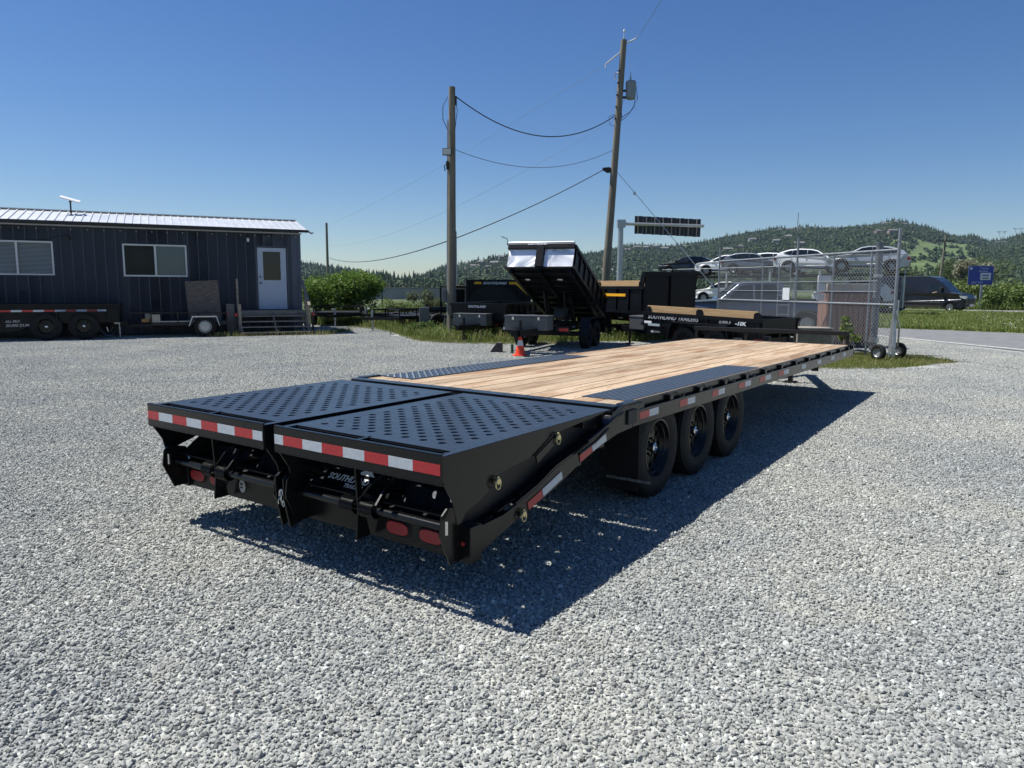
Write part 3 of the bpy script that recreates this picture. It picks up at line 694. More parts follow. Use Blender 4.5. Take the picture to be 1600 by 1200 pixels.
# deck frame
b = MB()
b.box(.03, 2.56, 1.775, 1.89, .70, .818); b.box(.03, 2.56, 1.735, 1.775, .69, .795)
b.build('rear_crossmember', K, ft, bevel=.004)
hang(MB().box(.0, 2.59, 9.79, 9.86, .64, .816)).build('front_crossmember', K, ft, bevel=.004)
for s in (0, 1):
    f = (lambda x: x) if s == 0 else (lambda x: W_ - x)
    def bx(b, xa, xb, *r): 
        a, c = f(xa), f(xb); return b.box(min(a, c), max(a, c), *r)
    b = MB()
    for q in range(8): bx(b, .046, .062, 1.89 + q * .9875, 1.89 + (q + 1) * .9875, .70, .8165)
    hang(b).build('deck_edge_rail', K, ft, bevel=0)
    b = MB(); bx(b, 0, .012, 2.02, 9.86, .650, .760); hang(b); rail = b.build('rub_rail', K, ft, bevel=.002)
    # stake pockets and rope hooks
    v = 2.08; k = 0
    while v < 9.8:
        hang(bx(MB(), .0125, .0455, v, v + (.15 if k == 0 else .06), .66, .80)).build('stake_pocket', K, ft, bevel=.002)
        if k:
            c = Vector((f(.015), v + .24, .772 + zs(v)))
            ring = [c + Vector((0, .045 * math.cos(a), .016 * math.sin(a))) for a in np.linspace(0, 2 * math.pi, 13)]
            MB().tube(ring, .0045, 5, cap=False).build('tie_ring', KM, ft)
        v += .62; k += 1
    # reflective tape pairs
    TP = [(2.13, .16), (2.86, .16), (3.58, .16), (4.30, .18), (5.15 - .2, .2), (5.66, .2), (6.45, .2), (7.25, .2), (8.05, .2), (8.85, .2)]
    for k, (v, L) in enumerate(TP):
        for mt, a0 in ((RED, 0), (WHT, 1)):
            if k >= 6 and mt is RED: continue
            xo = -.0015; a, c = f(xo), f(0)
            z0 = .688
            b = MB().box(min(a, c), max(a, c), v + a0 * (L + .002), v + a0 * (L + .002) + L, z0, z0 + .052); hang(b)
            b.build('reflective_tape', mt, rail)
    # dove-tail rail
    poly = [(2.15, .80), (1.90, .813), (1.80, .785), (1.61, .69), (1.27, .61), (1.02, .56), (.83, .49), (.61, .435), (.49, .41), (.235, .40), (.215, .225), (.27, .25), (.49, .315), (.57, .335), (.76, .38), (1.02, .44), (1.30, .53), (1.55, .59), (1.80, .635), (2.15, .648)]
    b = MB(); a, c = f(.003), f(.016); b.prism(poly, 'x', min(a, c), max(a, c)); dt = b.build('dovetail_rail', K, ft, bevel=.002)
    # top flange along the slope
    b = MB(); pts = [(2.1, .818), (1.90, .818), (1.79, .788), (1.61, .697), (1.27, .616), (1.02, .566), (.83, .496), (.61, .441)]
    for p, q in zip(pts, pts[1:]): b.beam((f(.035), p[0], p[1]), (f(.035), q[0], q[1]), .06, .012)
    b.build('dovetail_flange', K, ft)
    for (p, q, mt) in (((.72, .400), (.865, .440), RED), ((.87, .442), (1.08, .505), WHT), ((1.29, .562), (1.44, .600), RED), ((1.445, .602), (1.63, .640), WHT)):
        d = Vector((0, q[0] - p[0], q[1] - p[1])).normalized(); n_ = Vector((0, -d.z, d.y)) * .024
        a = Vector((f(.0008), p[0], p[1])); c = Vector((f(.0008), q[0], q[1]))
        if mt is RED and p[0] < .8: pass
        b = MB(); o_ = Vector((f(-.001) - f(.003), 0, 0)) if False else Vector(((f(0) - f(.003)) * .9, 0, 0))
        b.add([a - n_ + o_ * 0, c - n_, c + n_, a + n_, a - n_ + o_, c - n_ + o_, c + n_ + o_, a + n_ + o_], [(0, 1, 2, 3), (7, 6, 5, 4), (0, 4, 5, 1), (1, 5, 6, 2), (2, 6, 7, 3), (3, 7, 4, 0)])
        b.build('reflective_tape', mt, dt)
    a, c = f(.085), f(.092); MB().prism([(.24, .385), (.8, .46), (1.72, .66), (1.72, .795), (1.0, .76), (.8, .68), (.4, .63), (.2, .49)], 'x', min(a, c), max(a, c)).build('dovetail_web', KM, ft)
    # side marker lamp box, latch, hooks on the slope
    b = MB(); a, c = f(-.012), f(.004); b.box(min(a, c), max(a, c), 1.93, 2.07, .675, .775); b.build('marker_box', PLAST, ft, bevel=.006)
    b = MB(); b.tube([(f(-.015), 1.35, .66), (f(-.015), 1.52, .70), (f(-.02), 1.72, .765), (f(-.03), 1.80, .785)], .012, 8); b.tube([(f(-.015), 1.25, .60), (f(-.02), 1.45, .645), (f(-.02), 1.62, .70)], .010, 8)
    b.beam((f(-.006), .79, .652), (f(-.006), 1.0, .742), .010, .045); b.build('ramp_latch_bar', K, ft)
    for (yy, zz) in ((1.0, .735), (.65, .365), (.41, .60)):
        b = MB(); c = Vector((f(-.022), yy, zz)); b.tube([c + Vector((0, .022 * math.cos(a), .03 * math.sin(a))) for a in np.linspace(0, 2 * math.pi, 13)], .004, 5, cap=False)
        b.tube([c + Vector((0, 0, .03)), c + Vector((f(.03) - f(0), 0, .03))], .011, 7); b.tube([c + Vector((f(-.004) - f(0), 0, .012)), c + Vector((f(.02) - f(0), 0, .012))], .016, 8)
        b.build('locking_pin', ZINC, ft, smooth=True)
    a, c = f(.02), f(.30)
    MB().box(min(a, c), max(a, c), 2.175, 2.183, .14, .68).build('mud_flap', RUB, ft)
lettering('SOUTHLANDTRAILERS.COM', .028, mat('flap_print', (.3, .3, .3), .6), ft, None, M=face_matrix((2.31, 2.1735, .215), (1, 0, 0), (0, 0, 1)), bold=.01)
# underframe
b = MB()
for x in (.74, 1.85):
    for (za, zb, wd_) in ((.655, .672, .13), (.40, .417, .13)): b.box(x - wd_ / 2, x + wd_ / 2, 2.0, 9.8, za, zb)
    b.box(x - .006, x + .006, 2.0, 9.8, .418, .654)
hang(b).build('main_beam', K, ft)
b = MB()
for v in np.arange(2.3, 9.7, .407): b.box(.07, 2.52, v, v + .05, .675, .770)
hang(b).build('cross_beams', K, ft)
b = MB()
for v, z in ((.5, .42), (.9, .50), (1.3, .575), (1.6, .64)): b.box(.03, 2.56, v, v + .06, z - .07, z - .01)
for x in (.5, .74, 1.3, 1.85, 2.1): b.beam((x, .26, .33), (x, 2.1, .64), .05, .10)
b.build('dovetail_beams', K, ft)
# sloping tail slats, widened to block light spots through the ramp holes
for k in range(7):
    v = .36 + k * .2; z = .385 + (v - .3) * .2118; 
    MB().beam((.03, v, z), (2.56, v, z), .155, .012, up=(0, -.2, 1)).build('dovetail_slat', KM, ft)
# axles, springs, wheels
for k in range(3):
    v = 2.605 + .842 * k; b = MB(); b.tube([(.25, v, .39), (2.34, v, .39)], .045, 10)
    for x in (.62, 1.97):
        b.box(x - .035, x + .035, v - .30, v + .30, .455, .50); b.box(x - .045, x + .045, v + .32, v + .40, .40, .62); b.box(x - .05, x + .05, v - .06, v + .06, .36, .46)
    b.build('axle', KM, ft)
    wheel(ft, 2.43, v, .388, .392, .225, 1, K); wheel(ft, .16, v, .388, .392, .225, -1, K)
# rear bumper with lamps
b = MB(); holes = [(.19, .045), (.46, .045), (2.14, .045), (2.40, .045)]
b.box(.035, 2.555, .225, .232, .226, .405); b.box(.035, 2.555, .232, .30, .226, .236)
b.box(2.50, 2.59, .205, .30, .224, .415); b.box(0, .09, .205, .30, .224, .415)
bump = b.build('bumper', K, ft, bevel=.003)
def oval(cx, cz, rx_, rz_, n=20):
    o = []
    for i in range(n):
        a = 2 * math.pi * i / n; c, s_ = math.cos(a), math.sin(a)
        o.append((cx + rx_ * math.copysign(abs(c) ** .55, c), cz + rz_ * math.copysign(abs(s_) ** .8, s_)))
    return o
for cx in (.19, .42, 2.08, 2.32):
    b = MB(); oo = oval(cx, .312, .095, .050); oi_ = oval(cx, .312, .080, .037); n = len(oo)
    b.add([(p[0], .2235, p[1]) for p in oo] + [(p[0], .2140, p[1]) for p in oi_], [(i, (i + 1) % n, n + (i + 1) % n, n + i) for i in range(n)])
    gk = b.build('lamp_gasket', RUB, bump); b = MB(); b.prism([(p[0], p[1]) for p in oval(cx, .312, .079, .036)], 'y', .208, .222)
    b.build('tail_lamp', LENS, bump, bevel=.004)
b = MB(); b.prism([(2.545 + .012 * math.cos(a), .325 + .012 * math.sin(a)) for a in np.linspace(0, 6.28, 11)[:-1]], 'y', .198, .206); b.build('marker_lamp', LENS, bump)
b = MB(); b.prism([(.685 + .032 * math.cos(a), .315 + .042 * math.sin(a)) for a in np.linspace(0, 6.28, 21)[:-1]], 'y', .2215, .2245)
bd = b.build('round_badge', mat('badge_print', (.34, .34, .33), .5), bump)
lettering('300', .022, KM, bd, None, M=face_matrix((.662, .2208, .322), (1, 0, 0), (0, 0, 1)), shear=0)
lettering('LBS', .018, KM, bd, None, M=face_matrix((.664, .2208, .300), (1, 0, 0), (0, 0, 1)), shear=0)
# spring-assisted hinge pipes
for (xa, xb, sp) in ((.08, 1.22, .56), (1.38, 2.50, 1.88)):
    b = MB(); b.tube([(xa, .135, .415), (sp - .13, .135, .415)], .021, 12); b.tube([(sp + .13, .135, .415), (xb, .135, .415)], .021, 12); b.tube([(xa, .135, .415), (xb, .135, .415)], .014, 10)
    b.build('hinge_pipe', K, ft, smooth=True)
    for c in (sp - .075, sp + .075):
        n = 7; pts = [(c - .055 + .11 * t / (n * 12), .135 + .043 * math.cos(2 * math.pi * t / 12), .415 + .043 * math.sin(2 * math.pi * t / 12)) for t in range(n * 12 + 1)]
        MB().tube(pts, .0062, 6).build('ramp_spring', K, ft, smooth=True)
    b = MB()
    for x in (sp - .006,): b.prism([(.10, .66), (.13, .67), (.155, .42), (.20, .24), (.10, .24), (.115, .40)], 'x', x, x + .012)
    b.beam((sp + .16, .10, .45), (sp + .13, .30, .62), .012, .03)
    b.tube([(sp, .12, .46), (sp + .08, .14, .55), (sp + .12, .2, .6)], .006, 5)
    for x in (xa - .03, xb + .02): b.prism([(.06, .50), (.10, .53), (.22, .50), (.25, .24), (.12, .235), (.045, .40)], 'x', x, x + .01)
    b.build('spring_bracket', K, ft, split=True)
# centre hinge with chain
b = MB()
for x in (1.255, 1.325): b.prism([(.05, .50), (.12, .55), (.20, .46), (.23, .24), (.09, .20), (.05, .38)], 'x', x, x + .012)
b.build('centre_bracket', K, ft, bevel=.002)
b = MB(); 
for k in range(6):
    c = Vector((1.27 + .012 * k, .07 - .004 * k, .43 - .030 * abs(k - 2.5))); u = Vector((1, 0, 0)) if k % 2 else Vector((0, 1, 0))
    b.tube([c + u * .011 * math.cos(a) + Vector((0, 0, .017 * math.sin(a))) for a in np.linspace(0, 6.283, 9)], .0035, 5, cap=False)
b.build('safety_chain', CHR, ft)
for x in (1.245, 2.53, .06):
    b = MB(); b.tube([(x, .09, .40), (x, .09, .47)], .009, 7); b.build('grease_pin', CHR, ft)
# ramps: two perforated leaves folded forward, level with the deck
def holes_plate(b, xa, xb, ya, yb, z, p=.0625, r=.0205, drop=.014):
    nx = round((xb - xa) / p); ny = round((yb - ya) / p); px, py = (xb - xa) / nx, (yb - ya) / ny; n = 8
    for i in range(nx):
        for j in range(ny):
            cx, cy = xa + (i + .5) * px, ya + (j + .5) * py
            if (i + j) % 2 or i in (0, nx - 1) or j in (0, ny - 1):
                b.add([(cx - px / 2, cy - py / 2, z), (cx + px / 2, cy - py / 2, z), (cx + px / 2, cy + py / 2, z), (cx - px / 2, cy + py / 2, z)], [(0, 1, 2, 3)]); continue
            out = []; 
            for k in range(n):
                a = 2 * math.pi * k / n; c, s_ = math.cos(a), math.sin(a); q = 1 / max(abs(c), abs(s_)); out.append((cx + px / 2 * c * q, cy + py / 2 * s_ * q, z))
            m1 = [(cx + r * 1.22 * math.cos(2 * math.pi * k / n), cy + r * 1.22 * math.sin(2 * math.pi * k / n), z) for k in range(n)]
            m2 = [(cx + r * math.cos(2 * math.pi * k / n), cy + r * math.sin(2 * math.pi * k / n), z - drop) for k in range(n)]
            b.add(out + m1 + m2, [(k, (k + 1) % n, n + (k + 1) % n, n + k) for k in range(n)] + [(n + k, n + (k + 1) % n, 2 * n + (k + 1) % n, 2 * n + k) for k in range(n)])
for (xa, xb, flip) in ((.004, 1.245, 0), (1.345, 2.586, 1)):
    b = MB(); holes_plate(b, xa + .045, xb - .045, .145, 1.60, .8155); b.box(xa + .008, xa + .045, .02, 1.69, .807, .8155); b.box(xb - .045, xb - .008, .02, 1.69, .807, .8155)
    b.box(xa + .045, xb - .045, 1.60, 1.69, .807, .8155); b.box(xa + .045, xb - .045, .120, .145, .807, .8155)
    rp = b.build('ramp_tread', KS, ft)
    for k in range(6):
        xx = xa + .10 + k * (xb - xa - .2) / 5; MB().box(xx - .045, xx + .045, .15, 1.58, .765, .798).build('ramp_light_baffle', KM, ft)  # backing added under the hole rows to cut the light spots below
    fr = MB()
    for x in (xa, xb - .008):
        fr.prism([(0, .816), (1.70, .816), (1.54, .800), (.98, .765), (.79, .675), (.41, .635), (.39, .58), (.30, .54), (.17, .50), (.14, .46), (.108, .455), (.08, .57), (.0, .695)], 'x', x, x + .008)
    for x in (xa + .3, (xa + xb) / 2, xb - .3): fr.prism([(.14, .806), (1.6, .806), (.9, .73), (.3, .68), (.14, .72)], 'x', x - .003, x + .003)
    fr.box((xa + xb) / 2 - .012, (xa + xb) / 2 + .012, .013, .145, .770, .8155)
    fr.box(xa + .008, xb - .008, .115, .122, .70, .806)
    for v in (.55, .95, 1.35): fr.box(xa + .008, xb - .008, v, v + .006, .74, .806)
    frm = fr.build('ramp_frame', K, ft, bevel=.0015)
    b = MB().box(xa, xb, -.008, 0, .682, .822); b.box(xa, xb, -.008, .012, .822, .828); b.box(xa, xb, -.008, .03, .674, .682); lip = b.build('ramp_end_plate', K, ft, bevel=.002)
    segs = [(0, RED), (1, WHT)] * 4
    Ls = [.125, .150, .150, .150, .160, .160, .160, .085] if not flip else [.075, .160, .155, .160, .155, .165, .160, .170]
    seq = ['R', 'W'] * 4 if not flip else ['W', 'R'] * 4
    tot = sum(Ls); sc_ = (xb - xa - .01) / tot; x = xa + .005
    for L, q in zip(Ls, seq):
        L *= sc_; MB().box(x, x + L - .001, -.0095, -.008, .724, .778).build('reflective_tape', RED if q == 'R' else WHT, lip); x += L
    # folded knee flap under the ramp, catches the sky
    for (q0, q1) in (((.10, .50), (.62, .95)) if not flip else ((.62, 1.00),)):
        MB().add([(xa + q0, .36, .41), (xa + q1, .36, .41), (xa + q1, .44, .485), (xa + q0, .44, .485)], [(0, 1, 2, 3)]).build('ramp_flap', KS, ft)
    MB().beam((xa + .05, .20, .455), (xb - .05, .20, .455), .05, .008).build('toe_strip', KM, ft)
# maker's sign on the slope under the right ramp
b = MB(); pl = b.add([(1.37, .28, .42), (1.93, .28, .42), (1.93, .37, .515), (1.37, .37, .515)], [(0, 1, 2, 3)]).build('maker_plate', K, ft)
LETB = mat('bright_lettering', (.85, .85, .86), .4)
Mx = face_matrix((1.40, .3205, .4655), (1, 0, 0), (0, .09, .095)); lettering('SOUTHLAND', .056, LETB, pl, None, M=Mx, bold=.02)
Mx = face_matrix((1.56, .2955, .439), (1, 0, 0), (0, .09, .095)); lettering('TRAILERS', .036, LETB, pl, None, M=Mx, bold=.02)
b = MB(); b.add([Mx @ Vector(p) for p in ((.06, .098, 0), (.20, .098, 0), (.155, .13, 0), (.10, .13, 0))], [(0, 1, 2, 3)]); b.build('maker_emblem', LETB, pl)
# front rack and jacks, tongue
hb = MB()
for x in (.03, .9, 1.7, 2.50): hb.box(x - .02, x + .02, 9.80, 9.84, .70, .88)
hb.box(-.0, 2.52, 9.79, 9.85, .885, .95); hb.build('front_rack', KM, ft, bevel=.004)
b = MB(); b.beam((.5, 9.6, .42), (1.25, 11.6, .42), .10, .2); b.beam((2.09, 9.6, .42), (1.34, 11.6, .42), .10, .2); b.box(1.2, 1.39, 11.5, 11.8, .36, .5); b.build('tongue', K, ft)
for x in (1.08, 1.51):
    b = MB(); b.box(x - .045, x + .045, 10.40, 10.49, .16, .78); b.box(x - .1, x + .1, 10.35, 10.55, .012, .03); b.box(x - .035, x + .035, 10.41, 10.48, .03, .16); b.build('support_leg', KM, ft)
# ------------------------------------------------------------ office building (local x to the right along the front, y into the depth)
BR = R(25.8)
SID = mat('charcoal_metal_siding', (.070, .083, .118), .42, metal=.1, var=.14, vscale=1.2, stretch=(1, 1, .3), rvar=.1)
TRIMW = mat('pale_trim', (.30, .30, .31), .6); ROOFM = mat('pale_metal_roof', (.56, .58, .60), .38, metal=.35, var=.06, vscale=2, rvar=.08)
VINYL = mat('white_vinyl_frame', (.55, .57, .58), .5); DOORP = mat('white_door_paint', (.42, .47, .56), .5, var=.04)
BLIND = mat('window_blind', (.75, .78, .78), .6); ROOM = mat('dim_room', (.02, .024, .026), .9)
bd_ = thing('office_building', 'dark charcoal metal-sided site office with pale ribbed metal roof', 'building', (-7.45, 26.0, 0), BR)
LN, DP = 14.5, 4.2
def rects_minus(x0, x1, z0, z1, holes):
    xs = sorted({x0, x1, *[h[0] for h in holes], *[h[1] for h in holes]}); out = []
    for a, c in zip(xs, xs[1:]):
        hs = sorted([(h[2], h[3]) for h in holes if h[0] < (a + c) / 2 < h[1]]); z = z0
        for p, q in hs:
            if p > z: out.append((a, c, z, p))
            z = q
        if z < z1: out.append((a, c, z, z1))
    return out
HO = [(-1.47, -.46, .80, 2.94), (-5.52, -3.65, 1.90, 2.93), (-9.30, -7.40, 1.91, 2.94), (-13.4, -11.6, 1.91, 2.94)]
b = MB()
for a, c, z0, z1 in rects_minus(-LN, 0, .05, 3.45, HO): b.box(a, c, .0, .06, z0, z1)
b.box(-LN, -LN + .06, .06, DP, .05, 3.45); b.box(-.06, 0, .06, DP, .05, 3.45); b.box(-LN, 0, DP, DP + .06, .05, 3.45); b.box(-LN + .06, -.06, .1, DP, .3, .35)
b.prism([(.0, 3.45), (DP, 3.45), (DP / 2, 4.0)], 'x', -.06, 0); b.prism([(.0, 3.45), (DP, 3.45), (DP / 2, 4.0)], 'x', -LN, -LN + .06)
wl = b.build('wall', SID, bd_)
# siding panels: each sheet between standing ribs is a part
k = 0; x = 0; PWD = .30
while x > -11.5:
    a, c = x - PWD, x
    for (p, q, z0, z1) in rects_minus(a, c, .05, 3.42, HO):
        b = MB(); b.box(p + (.008 if abs(p - a) < 1e-6 else 0), q - (.008 if abs(q - c) < 1e-6 else 0), -.012, -.001, z0, z1)
        if abs(p - a) < 1e-6: b.prism([(p - .014, -.001), (p + .014, -.001), (p + .008, -.030), (p - .008, -.030)], 'z', z0, z1)
        b.build('siding_panel', SID, wl)
    x -= PWD
b = MB(); b.box(.0, .012, -.034, .10, .05, 3.45); b.box(-.09, .012, -.040, -.031, .05, 3.45); b.build('corner_trim', SID, bd_)
rf = MB(); zr, ze = 4.04, 3.56
rf.add([(-LN - .3, -.26, ze - .04), (.22, -.26, ze - .04), (.22, 2.1, zr), (-LN - .3, 2.1, zr)], [(0, 1, 2, 3)])
rf.add([(-LN - .3, DP + .26, ze - .04), (.22, DP + .26, ze - .04), (.22, 2.1, zr), (-LN - .3, 2.1, zr)], [(0, 1, 2, 3)])
rf.add([(-LN - .3, -.26, ze - .07), (.22, -.26, ze - .07), (.22, 2.1, zr - .03), (-LN - .3, 2.1, zr - .03)], [(0, 1, 2, 3)])
roof = rf.build('roof', ROOFM, bd_)
rib = MB(); d = Vector((0, 2.36, zr - ze + .04)); rib.beam((0, 0, 0), d, .035, .03); rm = rib.mesh('roof_rib', ROOFM)
for k in range(63):
    part('roof_rib', rm, roof, (.2 - k * .235, -.26, ze - .04 + .014))
MB().beam((-LN - .3, 2.1, zr + .02), (.22, 2.1, zr + .02), .3, .03).build('ridge_cap', ROOFM, roof)
MB().box(-LN - .3, .24, -.36, -.26, 3.46, 3.545).build('gutter', PLAST, bd_)
MB().box(-LN, .02, -.262, -.05, 3.40, 3.44).build('soffit', TRIMW, bd_)
b = MB(); b.tube([(.24, -.33, 3.50), (.34, -.30, 3.44), (.42, -.22, 3.47)], .03, 8); b.build('gutter_outlet', TRIMW, bd_)
b = MB()
for k in range(26): b.box(-.16 - k * .45, -.13 - k * .45, -.06, -.035, 3.30, 3.345)
tag(b.build('string_light_hooks', TRIMW, bd_), kind='stuff')
# door
dr = MB().box(-1.44, -1.26, .01, .05, .82, 2.92); dr.box(-.68, -.49, .01, .05, .82, 2.92); dr.box(-1.26, -.68, .01, .05, .82, 1.82); dr.box(-1.26, -.68, .01, .05, 2.79, 2.92)
do = dr.build('door', DOORP, bd_)
MB().box(-1.26, -.68, .028, .036, 1.82, 2.79).build('pane', GLASS, do)
b = MB(); 
for a in (( -1.29, -1.26, 1.79, 2.82), (-.68, -.65, 1.79, 2.82)): b.box(a[0], a[1], .0, .012, a[2], a[3])
b.box(-1.26, -.68, .0, .012, 2.79, 2.82); b.box(-1.26, -.68, .0, .012, 1.79, 1.82); b.build('glazing_bead', DOORP, do)
b = MB(); b.lathe([(.001, -.06), (.03, -.055), (.032, -.03), (.012, -.02), (.012, .01)], (-1.36, 0, 1.72), 'y', 12); b.build('handle', PLAST, do, smooth=True)
b = MB(); b.lathe([(.001, -.03), (.028, -.028), (.03, .01)], (-1.36, 0, 1.93), 'y', 12); b.build('deadbolt', PLAST, do, smooth=True)
b = MB(); b.box(-1.50, -1.46, -.03, .05, .8, 2.98); b.box(-.47, -.43, -.03, .05, .8, 2.98); b.box(-1.46, -.47, -.03, .05, 2.94, 2.98); b.build('door_frame', SID, bd_)
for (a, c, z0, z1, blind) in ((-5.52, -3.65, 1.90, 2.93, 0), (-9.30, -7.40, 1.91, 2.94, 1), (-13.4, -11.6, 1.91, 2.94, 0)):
    b = MB(); t = .05
    for r_ in ((a, a + t, z0, z1), (c - t, c, z0, z1), (a + t, c - t, z1 - t, z1), (a + t, c - t, z0, z0 + t), ((a + c) / 2 - .03, (a + c) / 2 + .03, z0 + t, z1 - t)): b.box(r_[0], r_[1], -.035, .05, r_[2], r_[3])
    wn = b.build('window', VINYL, bd_)
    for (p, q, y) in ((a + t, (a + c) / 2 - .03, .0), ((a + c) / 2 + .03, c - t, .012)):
        o = MB().box(p, q, y, y + .005, z0 + t, z1 - t).build('pane', mat('painted_reflection_glass', (.07, .10, .115), .08, spec=.5) if (y > 0 and not blind) else MATS.get('see_glass') or mat('see_glass', (.02, .032, .036), .05, alpha=.18, spec=.4), wn)  # right pane's lighter teal is a reflection put into the base colour
    b = MB(); b.box(a, c, .35, .37, z0 - .1, z1 + .1); b.build('room_back', ROOM, wn)
    if blind:
        n = 24
        for k in range(n):
            z = z0 + .08 + (z1 - z0 - .14) * k / (n - 1)
            b = MB(); M = Matrix.Translation(((a + c) / 2, .07, z)) @ Matrix.Rotation(R(48), 4, 'X'); b.box(-(c - a) / 2 + .06, (c - a) / 2 - .06, -.018, .018, -.001, .001, M=M)
            b.build('blind_slat', BLIND, wn)
    else:
        b = MB(); b.box(a + .05, a + (c - a) * .98, .2, .34, z0, z0 + .2); b.build('counter', ROOM, wn)
b = MB(); b.box(-.32 - 1.48, -1.66, -.10, -.035, 3.08, 3.26); wl_ = b.build('wall_lantern', PLAST, bd_); MB().box(-1.77, -1.69, -.115, -.10, 3.10, 3.22).build('lantern_glass', mat('frosted_glass', (.55, .55, .5), .4), wl_)
b = MB(); b.lathe([(.001, -.12), (.05, -.11), (.06, -.05), (.04, -.03)], (-7.02, 0, 3.08), 'y', 12); b.tube([(-7.02, -.06, 3.1), (-6.9, -.1, 3.0)], .03, 6); b.tube([(-7.08, -.05, 3.12), (-7.3, -.05, 3.08), (-7.5, -.045, 3.0), (-8.1, -.04, 2.96)], .008, 5); b.build('security_camera', PLAST, bd_)
# satellite dish on the roof
dh = thing('satellite_dish', 'white flat satellite dish on a short mast on the office roof', 'satellite dish', (-7.45 - 6.98 * math.cos(BR) - 1.5 * math.sin(BR), 26 - 6.98 * math.sin(BR) + 1.5 * math.cos(BR), 3.86), BR)
DISHM = mat('dish_white', (.7, .7, .7), .4)
M = Matrix.Translation((0, 0, .52)) @ Euler((R(14), R(15), 0)).to_matrix().to_4x4(); MB().box(-.29, .29, -.18, .18, -.018, .018, M=M).build('dish', DISHM, dh, bevel=.012)
b = MB(); b.tube([(0, 0, 0), (0, 0, .46)], .025, 8); b.tube([(0, 0, .42), (0, 0, .52)], .04, 8); b.tube([(0, 0, .03), (.3, .02, .05), (.7, .05, .04)], .01, 5); b.build('mast', PLAST, dh)

# wooden steps
STW = mat('weathered_step_timber', (.17, .145, .12), .85, c2=(.32, .27, .22), vscale=3, stretch=(1, 8, 8), bump=.3)
def bl(x, y, z=0): return (-7.45 + x * math.cos(BR) - y * math.sin(BR), 26 + x * math.sin(BR) + y * math.cos(BR), z)
st = thing('wooden_steps', 'weathered open timber steps up to the white office door', 'steps', bl(0, 0), BR)
MB().box(-2.15, -.05, -.70, -.045, .765, .80).build('landing', STW, st, bevel=.003)
b = MB(); b.box(-2.15, -.05, -.72, -.70, .62, .79); b.build('landing_fascia', STW, st)
for k in range(4): MB().box(-2.22, .02, -.98 - .22 * k, -.735 - .22 * k, .60 - .17 * k, .635 - .17 * k).build('tread', STW, st, bevel=.003)
b = MB()
for x in (-2.17, -1.1, -.07): b.prism([(-.70, .76), (-.70, .35), (-1.55, 0.0), (-1.66, 0), (-1.66, .09)], 'x', x - .02, x + .02)
b.build('stringers', STW, st)
for x in (-2.2, .0):
    b = MB(); b.box(x - .045, x + .045, -1.30, -1.21, 0, 1.02); b.box(x - .03, x + .03, -.74, -.66, 0, 1.85 if x < -1 else 1.5)
    b.build('newel_post', STW, st, bevel=.004, split=True)
    if x < -1: continue
    b = MB(); wd_ = .09 if x > -1 else .035; b.beam((x, -1.42, .98), (x, -.08, 1.86), wd_, .045); b.build('handrail', STW, st)
# trailer lamps stand each side: red lamps belong to small trailer parked beside steps
for (x, lb) in ((-2.32, 'red round lamp fixed left of the wooden steps'), (.14, 'red round lamp fixed right of the wooden steps')):
    t = thing('red_lamp', lb, 'lamp', bl(x, -1.25, .69), BR); b = MB(); b.lathe([(.001, -.09), (.05, -.08), (.065, -.03), (.065, .03), (.001, .04)], (0, 0, 0), 'y', 14); b.build('lens', LENS, t, smooth=True)
    MB().box(-.03, .03, .03, .09, -.69, .05).build('post', KM, t)
t = tag(MB().box(-.13, .13, -.03, .03, 0, 1.02).build('plank_offcut', STW, None, bl(-2.42, -.6, 0), (R(-6), 0, BR)), 'short pale weathered board leaning left of the wooden steps', 'board')

# ------------------------------------------------------------ generic trailer parts
def tape_row(b_parent, x, y0, y1, z, h=.05, side=1, seg=.3, gap=.0, start=0):
    """alternating red and white along y on plane x"""
    y = y0; k = start
    while y < y1 - .02:
        L = min(seg, y1 - y); MB().box(min(x, x + side * .002), max(x, x + side * .002), y, y + L - .004, z, z + h).build('reflective_tape', (RED, WHT)[k % 2], b_parent); y += L + gap; k += 1
def jack(t, x, y, z0=.02, z1=.85, m=KM, handle=True):
    b = MB(); b.tube([(x, y, z0 + .03), (x, y, z1 * .55)], .03, 10); b.tube([(x, y, z1 * .4), (x, y, z1)], .042, 10); b.box(x - .1, x + .1, y - .1, y + .1, z0, z0 + .02)
    if handle: b.tube([(x, y, z1 - .02), (x + .14, y, z1 - .02), (x + .14, y - .08, z1 - .02)], .012, 6)
    b.build('jack', m, t, smooth=True)
def toolbox(t, x0, x1, y0, y1, z0, z1, m=GRYB):
    o = MB().box(x0, x1, y0, y1, z0, z1 - .045).build('toolbox', m, t, bevel=.008); MB().box(x0 - .012, x1 + .012, y0 - .012, y1 + .012, z1 - .042, z1).build('lid', m, o, bevel=.006)
    b = MB()
    for x in (x0 + (x1 - x0) * .2, x0 + (x1 - x0) * .8): b.box(x - .025, x + .025, y1, y1 + .012, z1 - .11, z1 - .02)
    b.build('latches', CHR, o); return o
